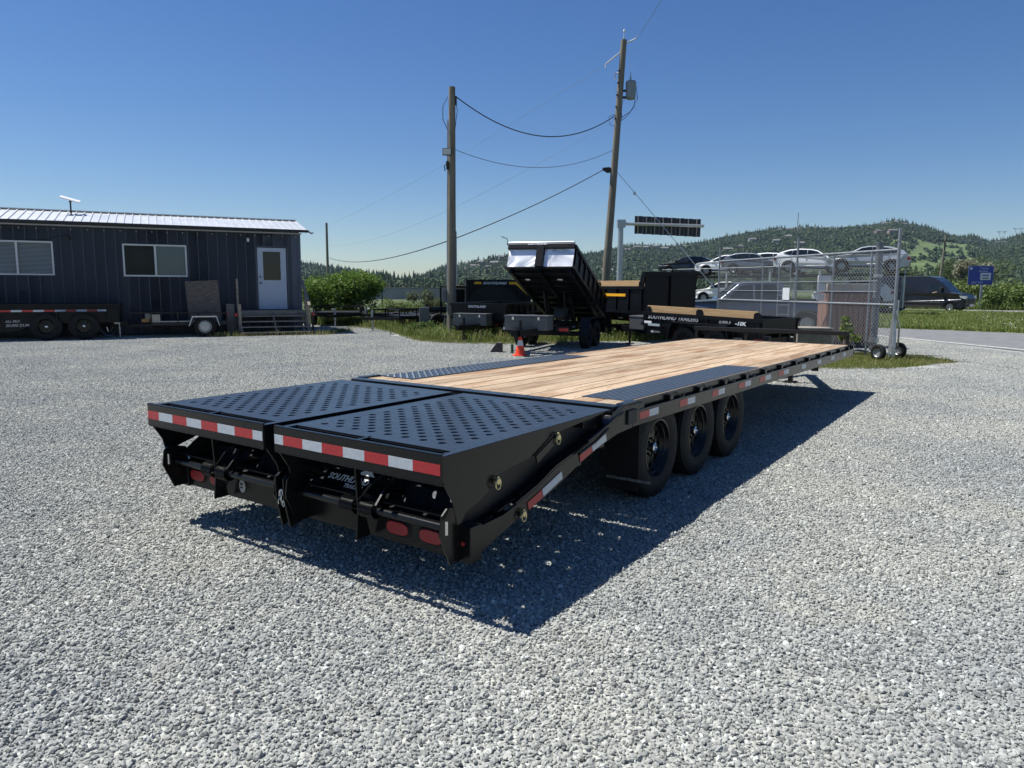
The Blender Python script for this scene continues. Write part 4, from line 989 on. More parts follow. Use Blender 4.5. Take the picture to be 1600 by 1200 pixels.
def dump_trailer(label, loc, rz, L=4.3, Wd=1.9, zf=.75, hb=.55, tilt=0, pitch=0, front_h=None, tool=True, frontm=KD, text=True, boards=0, stripe=None, side_text=(-1,), axl=2, tr=.37, name='dump_trailer', tongueL=1.4, far_board=True, group=None):
    t = thing(name, label, 'trailer', loc, rz, group)
    t.rotation_euler = (pitch, 0, rz)
    hw = Wd / 2
    b = MB()
    for x in (-hw * .55, hw * .55): b.box(x - .05, x + .05, -L / 2, L / 2 + .1, zf - .26, zf - .06)
    for y in np.linspace(-L / 2 + .02, L / 2, 8): b.box(-hw * .55, hw * .55, y, y + .06, zf - .2, zf - .1)
    b.beam((-hw * .55, L / 2 + .05, zf - .18), (-.05, L / 2 + tongueL, zf - .2), .09, .16); b.beam((hw * .55, L / 2 + .05, zf - .18), (.05, L / 2 + tongueL, zf - .2), .09, .16)
    b.box(-.06, .06, L / 2 + tongueL - .1, L / 2 + tongueL + .2, zf - .26, zf - .12)
    fr = b.build('frame', KD, t)
    if tilt: 
        b = MB(); b.box(-hw, hw, -.05 + L / 2 - .1, L / 2 + .0, zf - .24, zf - .1); f2 = b.build('front_beam', KD, t)
        x = -hw
        for k in range(7):
            MB().box(x, x + Wd / 7 - .01, L / 2, L / 2 + .003, zf - .2, zf - .13).build('reflective_tape', (RED, KM, WHT, RED, KM, RED, WHT)[k], f2); x += Wd / 7
    for s in (-1, 1):
        xs = s * hw * .55 + s * .05
        tape_row(fr, s * (hw * .55 + .051), -L / 2 + .1, L / 2, zf - .2, .05, s, .28, .3)
    # box
    hinge = Vector((0, -L / 2, zf)); bx = bpy.data.objects.new('dump_body', None)
    T = .05; ft_ = front_h or hb
    b = MB(); z0 = 0
    b.box(-hw, hw, 0, L, 0, .05)
    for s in (-1, 1): b.box(min(s * hw, s * (hw - T)), max(s * hw, s * (hw - T)), 0, L, .05, hb)
    b.box(-hw + T, hw - T, L - T, L, .05, ft_)
    b.box(-hw + T, hw - T, .02, T, .05, hb)
    body = b.build('dump_body', KD, t, hinge, (tilt, 0, 0), bevel=.004)
    b = MB()
    for s in (-1, 1):
        xo = s * hw; b.box(min(xo, xo + s * .05), max(xo, xo + s * .05), -.02, L + .02, hb - .08, hb + .003); b.box(min(xo, xo + s * .045), max(xo, xo + s * .045), -.02, L + .02, 0, .08)
        for y in np.linspace(.1, L - .1, 8): b.box(min(xo, xo + s * .04), max(xo, xo + s * .04), y - .03, y + .03, .08, hb - .08)
    b.build('side_ribs', KD, body)
    b = MB()
    for x in np.linspace(-hw + .1, hw - .1, 3): b.box(x - .04, x + .04, 0.02, L - .05, -.11, 0)
    for y in np.linspace(.2, L - .2, 9): b.box(-hw + .02, hw - .02, y - .025, y + .025, -.06, -.001)
    b.build('floor_beams', KD, body)
    if tilt:
        b = MB(); b.box(-hw - .02, hw + .02, L, L + .09, ft_ - .10, ft_ + .01); b.box(-.10, .10, L, L + .10, .02, ft_ + .012); b.box(-hw - .01, hw + .01, L, L + .03, .0, .04); b.build('front_frame', KD, body, bevel=.006)
        for (xa, xb) in ((-hw, -.105), (.105, hw)): MB().box(xa, xb, L + .002, L + .012, .045, ft_ - .105).build('front_sheet', frontm, body)
        b = MB(); b.tube([(-.25, 1.3, -.1), (-.2, 1.6, -1.0)], .05, 8)
        for s in (-1, 1): b.beam((s * .35, 1.9, -.05), (s * .30, .9, -.62), .08, .10); b.beam((s * .28, 2.2, -.08), (s * .25, 1.5, -.95), .05, .09)
        b.build('hoist', KM, body)
        MB().box(-.25, .25, 1.0, 1.3, -.45, -.2).build('hydraulic_ram', GRYB, body)
        for x in (-hw * .5, hw * .5): MB().box(x - .06, x + .06, L - .5, L - .42, -.115, -.1125 + .002).build('decal', LET, body)
    elif front_h:
        b = MB(); b.box(-hw - .03, hw + .03, L - .02, L + .08, ft_ - .12, ft_); b.box(-.03, .03, L, L + .06, .0, ft_ - .12); b.box(-hw - .03, hw + .03, L - .02, L + .08, 0, .1)
        for s in (-1, 1): b.prism([(L - .02, hb), (L - .25, hb), (L - .1, ft_), (L + .05, ft_)], 'x', s * hw - .02, s * hw + .02)
        b.build('bulkhead', KD, body, bevel=.006)
    # fenders, wheels
    for s in (-1, 1):
        for k in range(axl):
            y = -.1 + (k - (axl - 1) / 2) * .85; wheel(t, s * (hw + .02 - .12 + (.14 if hw < 1 else 0)), y, tr, tr, .21, s, KD, simple=True)
        xo = s * (hw + .01); a, c = sorted((xo, xo + s * .24)); y1 = -.1 + (axl - 1) / 2 * .85 + tr + .1; y0 = -.1 - (axl - 1) / 2 * .85 - tr - .1
        b = MB(); b.prism([(y0, tr), (y0 + .12, tr * 2 + .1), (y1 - .12, tr * 2 + .1), (y1, tr), (y1 - .02, tr), (y1 - .14, tr * 2 + .07), (y0 + .14, tr * 2 + .07), (y0 + .02, tr)], 'x', a, c); b.build('fender', KD, t)
    b = MB(); 
    for k in range(axl): b.tube([(-hw, -.1 + (k - (axl - 1) / 2) * .85, tr), (hw, -.1 + (k - (axl - 1) / 2) * .85, tr)], .04, 8)
    b.build('axle', KM, t)
    if boards:
        for s in ((-1, 1) if far_board else (-1,)):
            a, c = sorted((s * (hw - .0), s * (hw - .045))); o = MB().box(a, c, .15, L - .12, hb + .004, hb + boards).build('side_board', WOODT, body, bevel=.004)
            for y in (.15, L * .5, L - .16): 
                a2, c2 = sorted((s * (hw + .0), s * (hw + .02))); q = MB(); q.prism([(y - .09, hb - .02), (y + .09, hb - .02), (y + .09, hb + boards * .6), (y + .05, hb + boards * .85), (y - .05, hb + boards * .85), (y - .09, hb + boards * .6)], 'x', a2, c2); q.build('board_bracket', KD, body)
    if stripe:
        for s in (-1, 1):
            for (y0, y1, z0, z1) in stripe:
                a, c = sorted((s * (hw + .041), s * (hw + .046))); MB().box(a, c, y0, y1, z0, z1).build('yellow_stripe', YEL, body)
    if tool: toolbox(t, -.55, .55, L / 2 + .22, L / 2 + .68, zf - .16, zf + .20)
    jack(t, -.0 if not tool else -.0, L / 2 + tongueL - .25, .0, zf + .1)
    return t, body, hw
def side_txt(body, s, hw, y, z, txt, size, m=LET, off=.047, **k):
    # text on the side: s=+1 reads on +x side (towards -y->+y), s=-1 on -x side
    xd = (0, 1, 0) if s > 0 else (0, -1, 0)
    return lettering(txt, size, m, body, None, M=face_matrix((s * (hw + off), y, z), xd, (0, 0, 1)), **k)
CRUM = bpy.data.materials.new('crumpled_bright_wrap'); CRUM.use_nodes = True
n_ = CRUM.node_tree.nodes; l_ = CRUM.node_tree.links; b_ = n_['Principled BSDF']; b_.inputs['Base Color'].default_value = (.85, .85, .85, 1); b_.inputs['Metallic'].default_value = .45; b_.inputs['Roughness'].default_value = .35
tc_ = n_.new('ShaderNodeTexCoord'); no_ = n_.new('ShaderNodeTexNoise'); no_.inputs['Scale'].default_value = 1.3; no_.inputs['Detail'].default_value = 2; no_.inputs['Distortion'].default_value = .8; l_.new(tc_.outputs['Object'], no_.inputs[0])
bp_ = n_.new('ShaderNodeBump'); bp_.inputs['Strength'].default_value = 1; bp_.inputs['Distance'].default_value = .16; l_.new(no_.outputs[0], bp_.inputs['Height']); l_.new(bp_.outputs[0], b_.inputs['Normal'])
HEAD = lambda fx, fy: math.atan2(-fx, fy)      # heading so that local +y points along (fx, fy)
# A raised dump trailer
t, body, hw = dump_trailer('black dump trailer with its bed tipped up and bright wrapped front sheets', (1.22, 20.05, 0), HEAD(-.36, -.93), L=3.6, Wd=1.74, zf=.74, hb=.62, tilt=R(22), frontm=CRUM, axl=2, tr=.37, tongueL=1.3)
b = MB(); b.tube([(.92, 3.66, .64), (.96, 3.66, .80), (1.12, 3.68, .86)], .012, 6); b.tube([(.86, 3.64, .60), (.94, 3.66, .66)], .02, 6); b.build('tarp_crank', KM, body)
b = MB(); b.tube([(-.87, 3.66, .66), (.87, 3.66, .66)], .05, 12); b.build('tarp_roll', CHR, body, smooth=True)
lettering('SOUTHLAND', .085, LET, body, None, M=face_matrix((.35, 3.705, .60), (-1, 0, 0), (0, 0, 1)), bold=.02)
# C: long tall dump trailer with a high bulkhead
t, body, hw = dump_trailer('long black dump trailer with tall front bulkhead, timber side boards and yellow stripe', (3.62, 23.9, 0), HEAD(.42, -.91), L=4.9, Wd=1.86, zf=.86, hb=.80, front_h=1.22, boards=.17, tool=False, stripe=[(2.4, 4.0, .50, .58)], tr=.39, tongueL=1.5)
side_txt(body, -1, hw, 4.72 - 1.0 + 1.0, .50, 'SOUTHLAND TRAILERS', .115, bold=.02); 
lettering('SOUTHLAND', .07, LET, body, None, M=face_matrix((-hw - .047, 4.75, .30), (0, -1, 0), (0, 0, 1)), bold=.02)
# D: lower dump trailer in front
t, body, hw = dump_trailer('low black dump trailer with pale timber side boards in front of the gate', (5.16, 18.42, 0), HEAD(-.70, .714), L=3.3, Wd=1.8, zf=.62, hb=.34, pitch=R(1.6), far_board=False, boards=.17, tool=True, tr=.34, tongueL=1.3)
side_txt(body, -1, hw, 3.12, .185, 'SOUTHLAND TRAILERS', .14, mat('grey_lettering', (.42, .42, .44), .5), bold=.02)
side_txt(body, -1, hw, 1.10, .19, 'SUPER II', .085, mat('grey_lettering', (.42, .42, .44), .5), bold=.02); side_txt(body, -1, hw, .68, .17, '-10K', .14, LET, bold=.025)
MB().box(-hw - .049, -hw - .046, 3.0, 3.22, .06, .12).build('decal', LET, body); MB().box(-hw - .049, -hw - .046, 2.75, 3.1, .0, .06).build('decal', mat('pale_blue_decal', (.35, .42, .46), .5), body)
# B: black dump trailers left of the raised one
t, body, hw = dump_trailer('low black dump trailer facing the cone beside the utility pole', (-.35, 24.7, 0), HEAD(-.36, -.93), L=3.9, Wd=1.85, zf=.62, hb=.50, tr=.36, tongueL=1.35)
lettering('SOUTHLAND', .10, LET, body, None, M=face_matrix((.36, 3.905, .36), (-1, 0, 0), (0, 0, 1)), bold=.03)
t, body, hw = dump_trailer('black high-sided dump trailer with yellow stripe behind the low one', (-.62, 29.3, 0), HEAD(-1, -.10), L=2.5, Wd=1.9, zf=.95, hb=.95, tr=.4, tongueL=1.2, tool=False)
b = MB(); xx = hw + .045; b.prism([(1.92, .78), (2.22, .78), (2.17, .88), (1.92, .88)], 'x', -xx - .004, -xx); b.build('yellow_stripe', YEL, body); b = MB(); b.prism([(.0, .36), (.10, .33), (.60, .78), (.86, .78), (.86, .88), (.55, .88)], 'x', -xx - .004, -xx); b.build('yellow_stripe', YEL, body)
side_txt(body, -1, hw, 1.86, .78, 'SOUTHLAND', .15, bold=.03)
b = MB(); arc = [(1.45 + .95 * math.cos(a), .10 + .62 * math.sin(a)) for a in np.linspace(0, math.pi, 14)]; b.prism(arc, 'x', -xx - .03, -xx - .002); b.build('fender_skirt', KM, body)
t, body, hw = dump_trailer('black dump trailer with timber boards half hidden by the utility pole', (-1.25, 31.8, 0), HEAD(-1, -.12), L=3.0, Wd=1.9, zf=.8, hb=.72, boards=.17, tr=.38, tongueL=1.2, tool=False, stripe=[(.1, .5, .40, .46)])
side_txt(body, -1, hw, .9, .40, 'SOUTHLAND', .12, bold=.03)
# small equipment trailers in the grass
def rack_trailer(label, loc, rz, L, Wd, h, rack):
    t = thing('equipment_trailer', label, 'trailer', loc, rz); hw = Wd / 2
    b = MB(); 
    for s in (-1, 1): b.beam((s * hw, -L / 2, .5), (s * hw, L / 2, .5), .06, .10); b.beam((s * hw, -L / 2, h), (s * hw, L / 2, h), .04, .05)
    for y in np.linspace(-L / 2, L / 2, 5):
        b.beam((-hw, y, .5), (hw, y, .5), .05, .08)
        for s in (-1, 1): b.beam((s * hw, y, .5), (s * hw, y, h), .04, .04)
    b.beam((-hw, L / 2, .48), (0, L / 2 + 1.1, .46), .06, .1); b.beam((hw, L / 2, .48), (0, L / 2 + 1.1, .46), .06, .1); b.beam((-hw, -L / 2, h), (hw, -L / 2, h), .04, .04); b.beam((-hw, L / 2, h), (hw, L / 2, h), .04, .04)
    b.build('frame', K, t); MB().box(-hw + .03, hw - .03, -L / 2, L / 2, .545, .575).build('deck', KM, t)
    for s in (-1, 1): wheel(t, s * (hw + .14), -.1, .33, .33, .2, s, K, simple=True)
    if rack:
        b = MB()
        for s in (-1, 1):
            for y in (-L / 2, -L / 2 + .5): b.beam((s * hw, y, .5), (s * hw, y, rack), .06, .06)
            b.beam((s * hw, -L / 2, rack), (s * hw, -L / 2 + .5, rack), .06, .06)
        b.beam((-hw, -L / 2, rack), (hw, -L / 2, rack), .06, .08); b.beam((-hw, -L / 2 + .5, rack), (hw, -L / 2 + .5, rack), .06, .06); b.build('ramp_rack', K, t)
    jack(t, 0, L / 2 + .8, .0, .75, GALV, handle=True); return t
rack_trailer('black utility trailer with a tall upright rack frame left of the pole', (-3.2, 27.6, 0), R(115), 2.6, 1.5, .78, 1.62)
rack_trailer('low black trailer parked in shade below the big leafy bush', (-7.3, 31.0, 0), R(188), 2.4, 1.85, .80, 0)
rack_trailer('small black flat trailer among the shrubs at the grass edge', (-4.3, 29.4, 0), R(70), 2.0, 1.4, .72, 0)
t = thing('steel_toolbox', 'dark upright steel box on a post in front of the rack trailer', 'box', (-3.05, 25.4, 0), R(10)); MB().box(-.17, .17, -.14, .14, .38, .92).build('box', GRYB, t, bevel=.01); MB().box(-.03, .03, -.03, .03, 0, .38).build('post', GALV, t)

# ------------------------------------------------------------ trailers in front of the office
t = thing('dump_trailer', 'black dump trailer with red and white tape parked under the left office windows', 'trailer', bl(-8.6, -.78), BR - math.pi / 2)
# local y now points along building +x (tongue to the right)
hw = .72; L = 5.9
b = MB(); b.box(-hw, hw, -L / 2, L / 2, .50, .56)
for s in (-1, 1): b.box(min(s * hw, s * (hw - .04)), max(s * hw, s * (hw - .04)), -L / 2, L / 2, .56, 1.05)
b.box(-hw, hw, L / 2 - .04, L / 2, .56, 1.05); body = b.build('dump_body', KD, t, bevel=.004)
b = MB()
for s in (-1, 1):
    b.box(min(s * hw, s * (hw + .05)), max(s * hw, s * (hw + .05)), -L / 2, L / 2 + .03, .98, 1.06); b.box(min(s * hw, s * (hw + .04)), max(s * hw, s * (hw + .04)), -L / 2, L / 2, .82, .92)
    for y in np.linspace(-2.4, 2.3, 7): b.box(min(s * hw, s * (hw + .03)), max(s * hw, s * (hw + .03)), y - .03, y + .03, .56, .98)
b.build('side_ribs', KD, body); tape_row(body, hw + .041, -1.95, 2.6, .84, .055, 1, .27, .0, 1)
b = MB(); b.prism([(-2.6, .52), (.7, .52), (.4, .30), (-.2, .24), (-1.2, .33), (-2.6, .33)], 'x', hw - .05, hw - .02); b.prism([(-2.6, .52), (2.9, .52), (2.9, .42), (-2.6, .42)], 'x', -hw + .02, -hw + .05); b.build('frame', KD, t)
side_txt(t, 1, hw, -2.05 + 2.1, .54 + .0, 'ALL PRO', .09, mat('grey_lettering', (.42, .42, .44), .5), off=.006, bold=.02); side_txt(t, 1, hw, .05, .42 + .0, '20,000 DUMP', .11, mat('grey_lettering', (.42, .42, .44), .5), off=.006, bold=.02)
for y in (1.95, 1.0):
    wheel(t, hw - .02 - .1 + .13, y + .05, .41, .41, .23, 1, K); wheel(t, -hw + .02, y - .05, .41, .41, .23, -1, K)
b = MB(); b.prism([(1.35, .84), (2.55, .84), (2.62, .6), (2.6, .6), (2.52, .81), (1.38, .81), (1.31, .6), (1.29, .6)], 'x', hw, hw + .2); b.build('fender', KD, t)
toolbox(t, -.7, .55, -L / 2 - .2 - .0, -L / 2 + .55, .36, .72)
b = MB(); b.beam((0, L / 2, .45), (0, L / 2 + .2, .45), .3, .1); b.build('tongue', KD, t)
t = thing('utility_trailer', 'small rusty open utility trailer with silver wheel parked by the steps', 'trailer', bl(-3.7, -.72), BR + math.pi / 2)
# local y points to the left (tongue)
hw = .62; L = 2.2; b = MB()
for s in (-1, 1):
    b.beam((s * hw, -L / 2, .76), (s * hw, L / 2 + .6, .78), .04, .035); b.beam((s * hw, -L / 2, .42), (s * hw, L / 2, .42), .05, .08)
    for y in (-L / 2, -.25, .35, L / 2): b.beam((s * hw, y, .42), (s * hw, y, .77), .035, .035)
for y in (-L / 2, L / 2): b.beam((-hw, y, .77), (hw, y, .77), .035, .035)
b.beam((-hw * .7, L / 2, .38), (0, L / 2 + 1.4, .37), .05, .08); b.beam((hw * .7, L / 2, .38), (0, L / 2 + 1.4, .37), .05, .08); b.beam((0, L / 2 + 1.2, .37), (0, L / 2 + 1.75, .37), .07, .07)
b.build('frame', KM, t)
MESHR = mat('rusty_panel', (.09, .07, .06), .85, c2=(.17, .14, .12), vscale=5)
MB().box(-hw + .02, hw - .02, -L / 2, L / 2, .45, .475).build('floor', MESHR, t)
b = MB(); b.beam((-hw - .01, -L / 2 + .7, .50), (-hw - .01, L / 2 - .05, .50), .01, .03); b.build('pale_rail', TRIMW, t)
for s in (-1, 1): wheel(t, s * (hw + .12), -.42, .33, .33, .18, s, ALLOY if s < 0 else K, spokes=8)
b = MB()
for s in (-1, 1):
    a, c = sorted((s * (hw + .01), s * (hw + .24))); b.prism([(-.86, .36), (-.78, .66), (-.06, .66), (.05, .36), (.03, .36), (-.08, .63), (-.76, .63), (-.84, .36)], 'x', a, c)
b.build('fender', GALV, t)
b = MB(); b.box(-hw - .04, -hw + .04, -L / 2 - .02, -L / 2, .66, .76); b.build('tail_lamp', LENS, t)
jk = MB(); x, y = -.16, L / 2 + .9; jk.tube([(x, y, .02), (x, y, .5)], .03, 8); jk.tube([(x, y, .45), (x, y, 1.02)], .042, 8); jk.tube([(x, y, .46), (x - .0, y + .14, .46)], .05, 8); jk.build('jack', GALV, t, smooth=True)
b = MB()
for (y0, y1, dp) in ((2.05, 2.55, .28), (2.2, 2.35, .2)):
    pts = [(-.12, y0 + (y1 - y0) * k / 10, .34 - dp * 4 * (k / 10) * (1 - k / 10)) for k in range(11)]; b.tube(pts, .012, 5)
b.build('safety_chain', CHR, t)
b = MB(); b.box(-hw + .0, -hw + .25, L / 2 - .25, L / 2 - .0, .48, .72); b.build('bucket', mat('crate_cream', (.30, .28, .24), .7), t)
BOARD = mat('weathered_plywood', (.075, .062, .055), .9, c2=(.15, .13, .115), vscale=2.5, stretch=(2, 2, 8), bump=.3)
tag(MB().box(-.49, .49, -.012, .012, 0, 1.32).build('plywood_sheet', BOARD, None, bl(-3.22, -.93, .46), (R(-4), R(-3), BR), bevel=.002), 'weathered brown plywood sheet standing in the small utility trailer', 'plywood sheet')
t = thing('firewood_crate', 'small pale and orange load in the front of the utility trailer', 'crate', bl(-4.95, -.95, .476), BR); MB().box(-.12, .1, -.1, .1, 0, .1).build('lower_box', mat('crate_orange', (.42, .22, .08), .7), t); MB().box(-.02, .16, -.1, .1, .102, .26).build('upper_box', mat('crate_cream', (.30, .28, .24), .7), t)

# ------------------------------------------------------------ poles and cables
POLEW = mat('weathered_pole_timber', (.13, .115, .085), .85, c2=(.24, .215, .165), vscale=2.5, stretch=(9, 9, .5), bump=.6, bscale=10)
pl = thing('utility_pole', 'shorter timber utility pole with floodlight left of the tipped trailer', 'pole', (-1.98, 24.2, 0))
MB().tube([(-.02, 0, -.1), (0, 0, 4), (.03, 0, 7.9)], .155, 14, r1=.105).build('pole', POLEW, pl, smooth=True)
MB().tube([(-.165, -.02, 0), (-.15, -.02, 3), (-.115, -.02, 6.9)], .02, 6).build('conduit', GALV, pl)
b = MB(); b.box(-.26, .02, -.28, -.20, 5.76, 5.98); b.beam((-.1, -.2, 5.85), (0, 0, 5.75), .04, .04); fl = b.build('floodlight', PLAST, pl, bevel=.008); MB().box(-.24, .0, -.288, -.281, 5.78, 5.96).build('lens', mat('frosted_glass', (.55, .55, .5), .4), fl)
b = MB(); b.tube([(-.12, -.1, 5.55), (-.22, -.12, 5.45), (-.2, -.12, 5.3)], .02, 6); b.box(-.16, -.08, -.15, -.05, 5.35, 5.6); b.build('junction_box', PLAST, pl)
b = MB(); b.tube([(-.1, -.02, 7.6), (-.26, -.05, 7.3), (-.26, -.05, 6.9), (-.12, -.03, 6.6)], .012, 5); b.tube([(.12, -.02, 7.5), (.2, -.03, 7.2), (.12, -.05, 6.6)], .01, 5); b.box(.08, .18, -.04, .04, 7.35, 7.62); b.build('drop_loop', PLAST, pl)
MB().box(-.32, -.18, -.1, .1, 1.1, 1.55).build('meter_box', GRYB, pl, bevel=.01)
MB().beam((-.30, -.12, 0), (-.24, -.12, .62), .03, .03).build('guard_strip', TRIMW, pl)
tp = thing('transformer_pole', 'tall leaning timber utility pole carrying a grey transformer', 'pole', (3.66, 30.0, 0))
MB().tube([(0, 0, -.2), (.3, 0, 5), (.635, 0, 11.2)], .175, 14, r1=.115).build('pole', POLEW, tp, smooth=True)
b = MB(); b.lathe([(.001, 0), (.16, 0), (.19, .03), (.205, .5), (.21, .62), (.17, .68), (.001, .70)], (.95, -.02, 8.98), 'z', 18); tf = b.build('transformer', mat('transformer_grey', (.22, .25, .26), .5, metal=.3), tp, smooth=True)
b = MB(); b.lathe([(.02, 0), (.04, .02), (.025, .05), (.04, .08), (.025, .11), (.035, .15), (.001, .2)], (.93, -.02, 9.68), 'z', 10); b.tube([(.93, -.02, 9.8), (.94, 0, 10.0)], .012, 5); b.build('bushing', mat('porcelain', (.3, .3, .31), .3), tf)
b = MB(); b.beam((.55, 0, 9.3), (.78, 0, 9.3), .05, .08); b.beam((.53, 0, 9.05), (.78, 0, 9.05), .05, .08); b.build('transformer_bracket', KM, tp)
POR = mat('porcelain_light', (.55, .57, .6), .3)
b = MB(); b.tube([(.63, 0, 11.1), (.64, 0, 11.55)], .018, 6); b.lathe([(.03, 0), (.05, .02), (.03, .05), (.05, .07), (.02, .1)], (.64, 0, 11.5), 'z', 10); b.build('top_insulator', POR, tp)
b = MB(); b.tube([(.58, 0, 10.8), (.05 - .1, 0, 10.3)], .03, 7); b.tube([(.66, 0, 11.05), (1.1, 0, 11.25)], .03, 7); b.tube([(.48, 0, 10.0), (.30, -.05, 9.9), (.32, -.05, 9.7)], .03, 6); b.tube([(-.05, 0, 10.3), (-.07, 0, 10.15)], .02, 5); b.tube([(1.1, 0, 11.25), (1.12, 0, 11.4)], .015, 5)
b.build('dead_end_insulator', POR, tp)
b = MB(); b.tube([(1.15, 0, 9.5), (1.22, -.05, 9.0), (.95, -.05, 8.5), (.56, -.05, 8.25)], .013, 5); b.tube([(1.12, 0, 9.3), (1.1, -.08, 8.7), (.8, -.08, 8.3), (.52, -.05, 8.1)], .011, 5); b.tube([(.45, 0, 8.45), (.1, -.1, 8.3), (.15, -.1, 8.0), (.45, -.05, 7.9)], .01, 5); b.tube([(.72, 0, 9.0), (.58, -.1, 8.7), (.62, -.08, 8.2)], .01, 5)
b.build('drop_wire', PLAST, tp)
b = MB(); b.prism([(-.10, 0), (.16, .03), (.34, -.05), (.34, -.16), (.1, -.19), (-.08, -.09)], 'y', -.06, .06); b.v = [(x - .0, y, z + 6.35) for x, y, z in b.v]; b.build('cable_clamp', PLAST, tp)
b = MB(); 
for z in np.arange(8.2, 10.4, .45): b.box(.42 + (z - 8.2) * .055 - .10, .42 + (z - 8.2) * .055 - .02, -.1, -.06, z, z + .05)
b.build('pole_steps', KM, tp)
WIRE = mat('black_cable', (.02, .02, .022), .6); WIREG = mat('grey_strand', (.22, .29, .38), .5, metal=.4)
def cable(label, a, c, sag, r, m=WIRE, n=28):
    a = Vector(a); c = Vector(c); pts = []
    for k in range(n + 1):
        s = k / n; p = a.lerp(c, s); p.z -= 4 * sag * s * (1 - s); pts.append(p)
    o = MB().tube([p - a for p in pts], r, 5).build('overhead_cable', m, None, a); tag(o, label, 'cable')
    return o
cable('thick sagging black cable slung between the two timber poles, uppermost', (-1.84, 24.2, 7.62), (4.05, 30, 8.38), 1.02, .019)
cable('thin grey cable crossing between the poles below the thick one', (-1.86, 24.2, 5.98), (3.98, 30, 7.05), .62, .011, WIREG)
cable('straight dark cable from the clamp on the tall pole down to the short pole', (3.60, 30, 6.28), (-1.90, 24.5, 3.2), .12, .017)
cable('dark cable running from the short pole to the distant thin pole', (-2.05, 24.5, 3.15), (-15.1, 60, 4.0), .55, .018)
cable('faint grey power line from the top of the tall pole toward the left horizon', (3.6, 30, 10.3), (-30, 105, 9.0), .9, .007, WIREG)
cable('faint grey line descending left from the middle of the tall pole', (4.0, 30, 8.2), (-22, 90, 6.5), 1.2, .007, WIREG)
cable('faint power line leaving the top of the tall pole to the upper right', (4.8, 30, 11.25), (4.8, 14.5, 11.0), .3, .009, WIREG)
o = cable('pale guy wire slanting down right from the tall pole', (4.05, 30, 6.3), (8.0, 28.5, 1.4), -.02, .013, mat('pale_guy_wire', (.5, .52, .55), .5))
t = thing('guy_insulator', 'small round insulator on the pale guy wire', 'insulator', (4.82, 29.7, 5.33)); MB().lathe([(.001, -.07), (.05, -.05), (.06, 0), (.05, .05), (.001, .07)], (0, 0, 0), 'z', 12).build('insulator', POR, t, smooth=True)
def thin_pole(label, loc, h, r, arm=0, m=POLEW, lean=0):
    t = thing('distant_pole', label, 'pole', loc); MB().tube([(0, 0, -.2), (lean, 0, h)], r, 8, r1=r * .7).build('pole', m, t)
    if arm: MB().box(-arm + lean, arm + lean, -.06, .06, h - .75, h - .6).build('crossarm', m, t)
    return t
thin_pole('thin dark pole rising behind the big leafy bush', (-15.0, 60, 0), 6.7, .13)
thin_pole('slender pole just behind the short utility pole', (-4.2, 55, 0), 5.7, .09, m=GALV)
thin_pole('timber pole with crossarm behind the dark van', (50.8, 88, 0), 8.0, .17, 1.25, lean=.45)
thin_pole('slim light pole left of the crossarm pole', (47.5, 92, 0), 5.4, .08, m=GALV)
cable('power line leaving the far crossarm pole to the right', (52.2, 88, 7.4), (84, 108, 8.8), .3, .03, WIREG)
def pylon(label, x, y, z, h, w):
    t = thing('transmission_tower', label, 'pylon', (x, y, z)); b = MB()
    for s in (-1, 1): b.beam((s * w * .18, 0, 0), (s * w * .05, 0, h * .45), .5, .5); b.beam((s * w * .05, 0, h * .45), (s * w * .42, 0, h), .5, .5); b.beam((s * w * .42, 0, h), (s * w * .10, 0, h * .8), .3, .3)
    b.beam((-w * .6, 0, h), (w * .6, 0, h), .6, .6); b.beam((-w * .5, 0, h * .93), (w * .5, 0, h * .93), .3, .3); b.build('lattice', mat('pylon_steel', (.13, .15, .17), .6), t)
for i, (x, y, zt, w, lb) in enumerate([(1215, 1850, 146, 22, 'left of three small V-shaped pylons on the right hill'), (1255, 1850, 154, 24, 'middle of three small V-shaped pylons on the right hill'), (1302, 1850, 166, 26, 'right of three small V-shaped pylons at the picture edge')]): pylon(lb, x, y, zt - 32, 32, w)
t = thing('radio_mast', 'thin lattice mast on the skyline above the parked cars', 'mast', (688, 1800, 140)); b = MB(); b.beam((0, 0, 0), (0, 0, 44), 1.2, 1.2); b.beam((-1.6, 0, 20), (1.6, 0, 24), .4, .4); b.build('lattice', mat('pylon_steel', (.13, .15, .17), .6), t)

# ------------------------------------------------------------ highway sign from behind
hs = thing('gantry_sign', 'back of a dark highway sign on a galvanised cantilever pole', 'road sign', (8.7, 60, 0))
MB().tube([(0, 0, -.2), (0, 0, 7.0)], .27, 14, r1=.2).build('post', GALV, hs, smooth=True)
b = MB(); b.tube([(0, 0, 6.75), (6.75, .3, 6.62)], .13, 10); b.box(-.3, .35, -.28, .28, 6.45, 7.05); b.build('cantilever_arm', GALV, hs, smooth=False)
SGN = mat('sign_back', (.012, .014, .02), .55)
sgm = MB().box(0, .70, .4, .46, 0, 1.42).mesh('sign_panel', SGN)
for k in range(8): 
    x = 1.18 + k * .67 ; MB().box(x, x + .655, .40, .46, 5.99 - k * .032 + 0, 7.40 - k * .032).build('sign_panel', SGN, hs)
for k in range(8):
    x = 1.40 + k * .68; z = 7.38 - k * .03; MB().box(x, x + .07, .30, .398, z - 1.36, z - .02).build('stiffener', mat('stiffener', (.26, .24, .22), .6), hs)

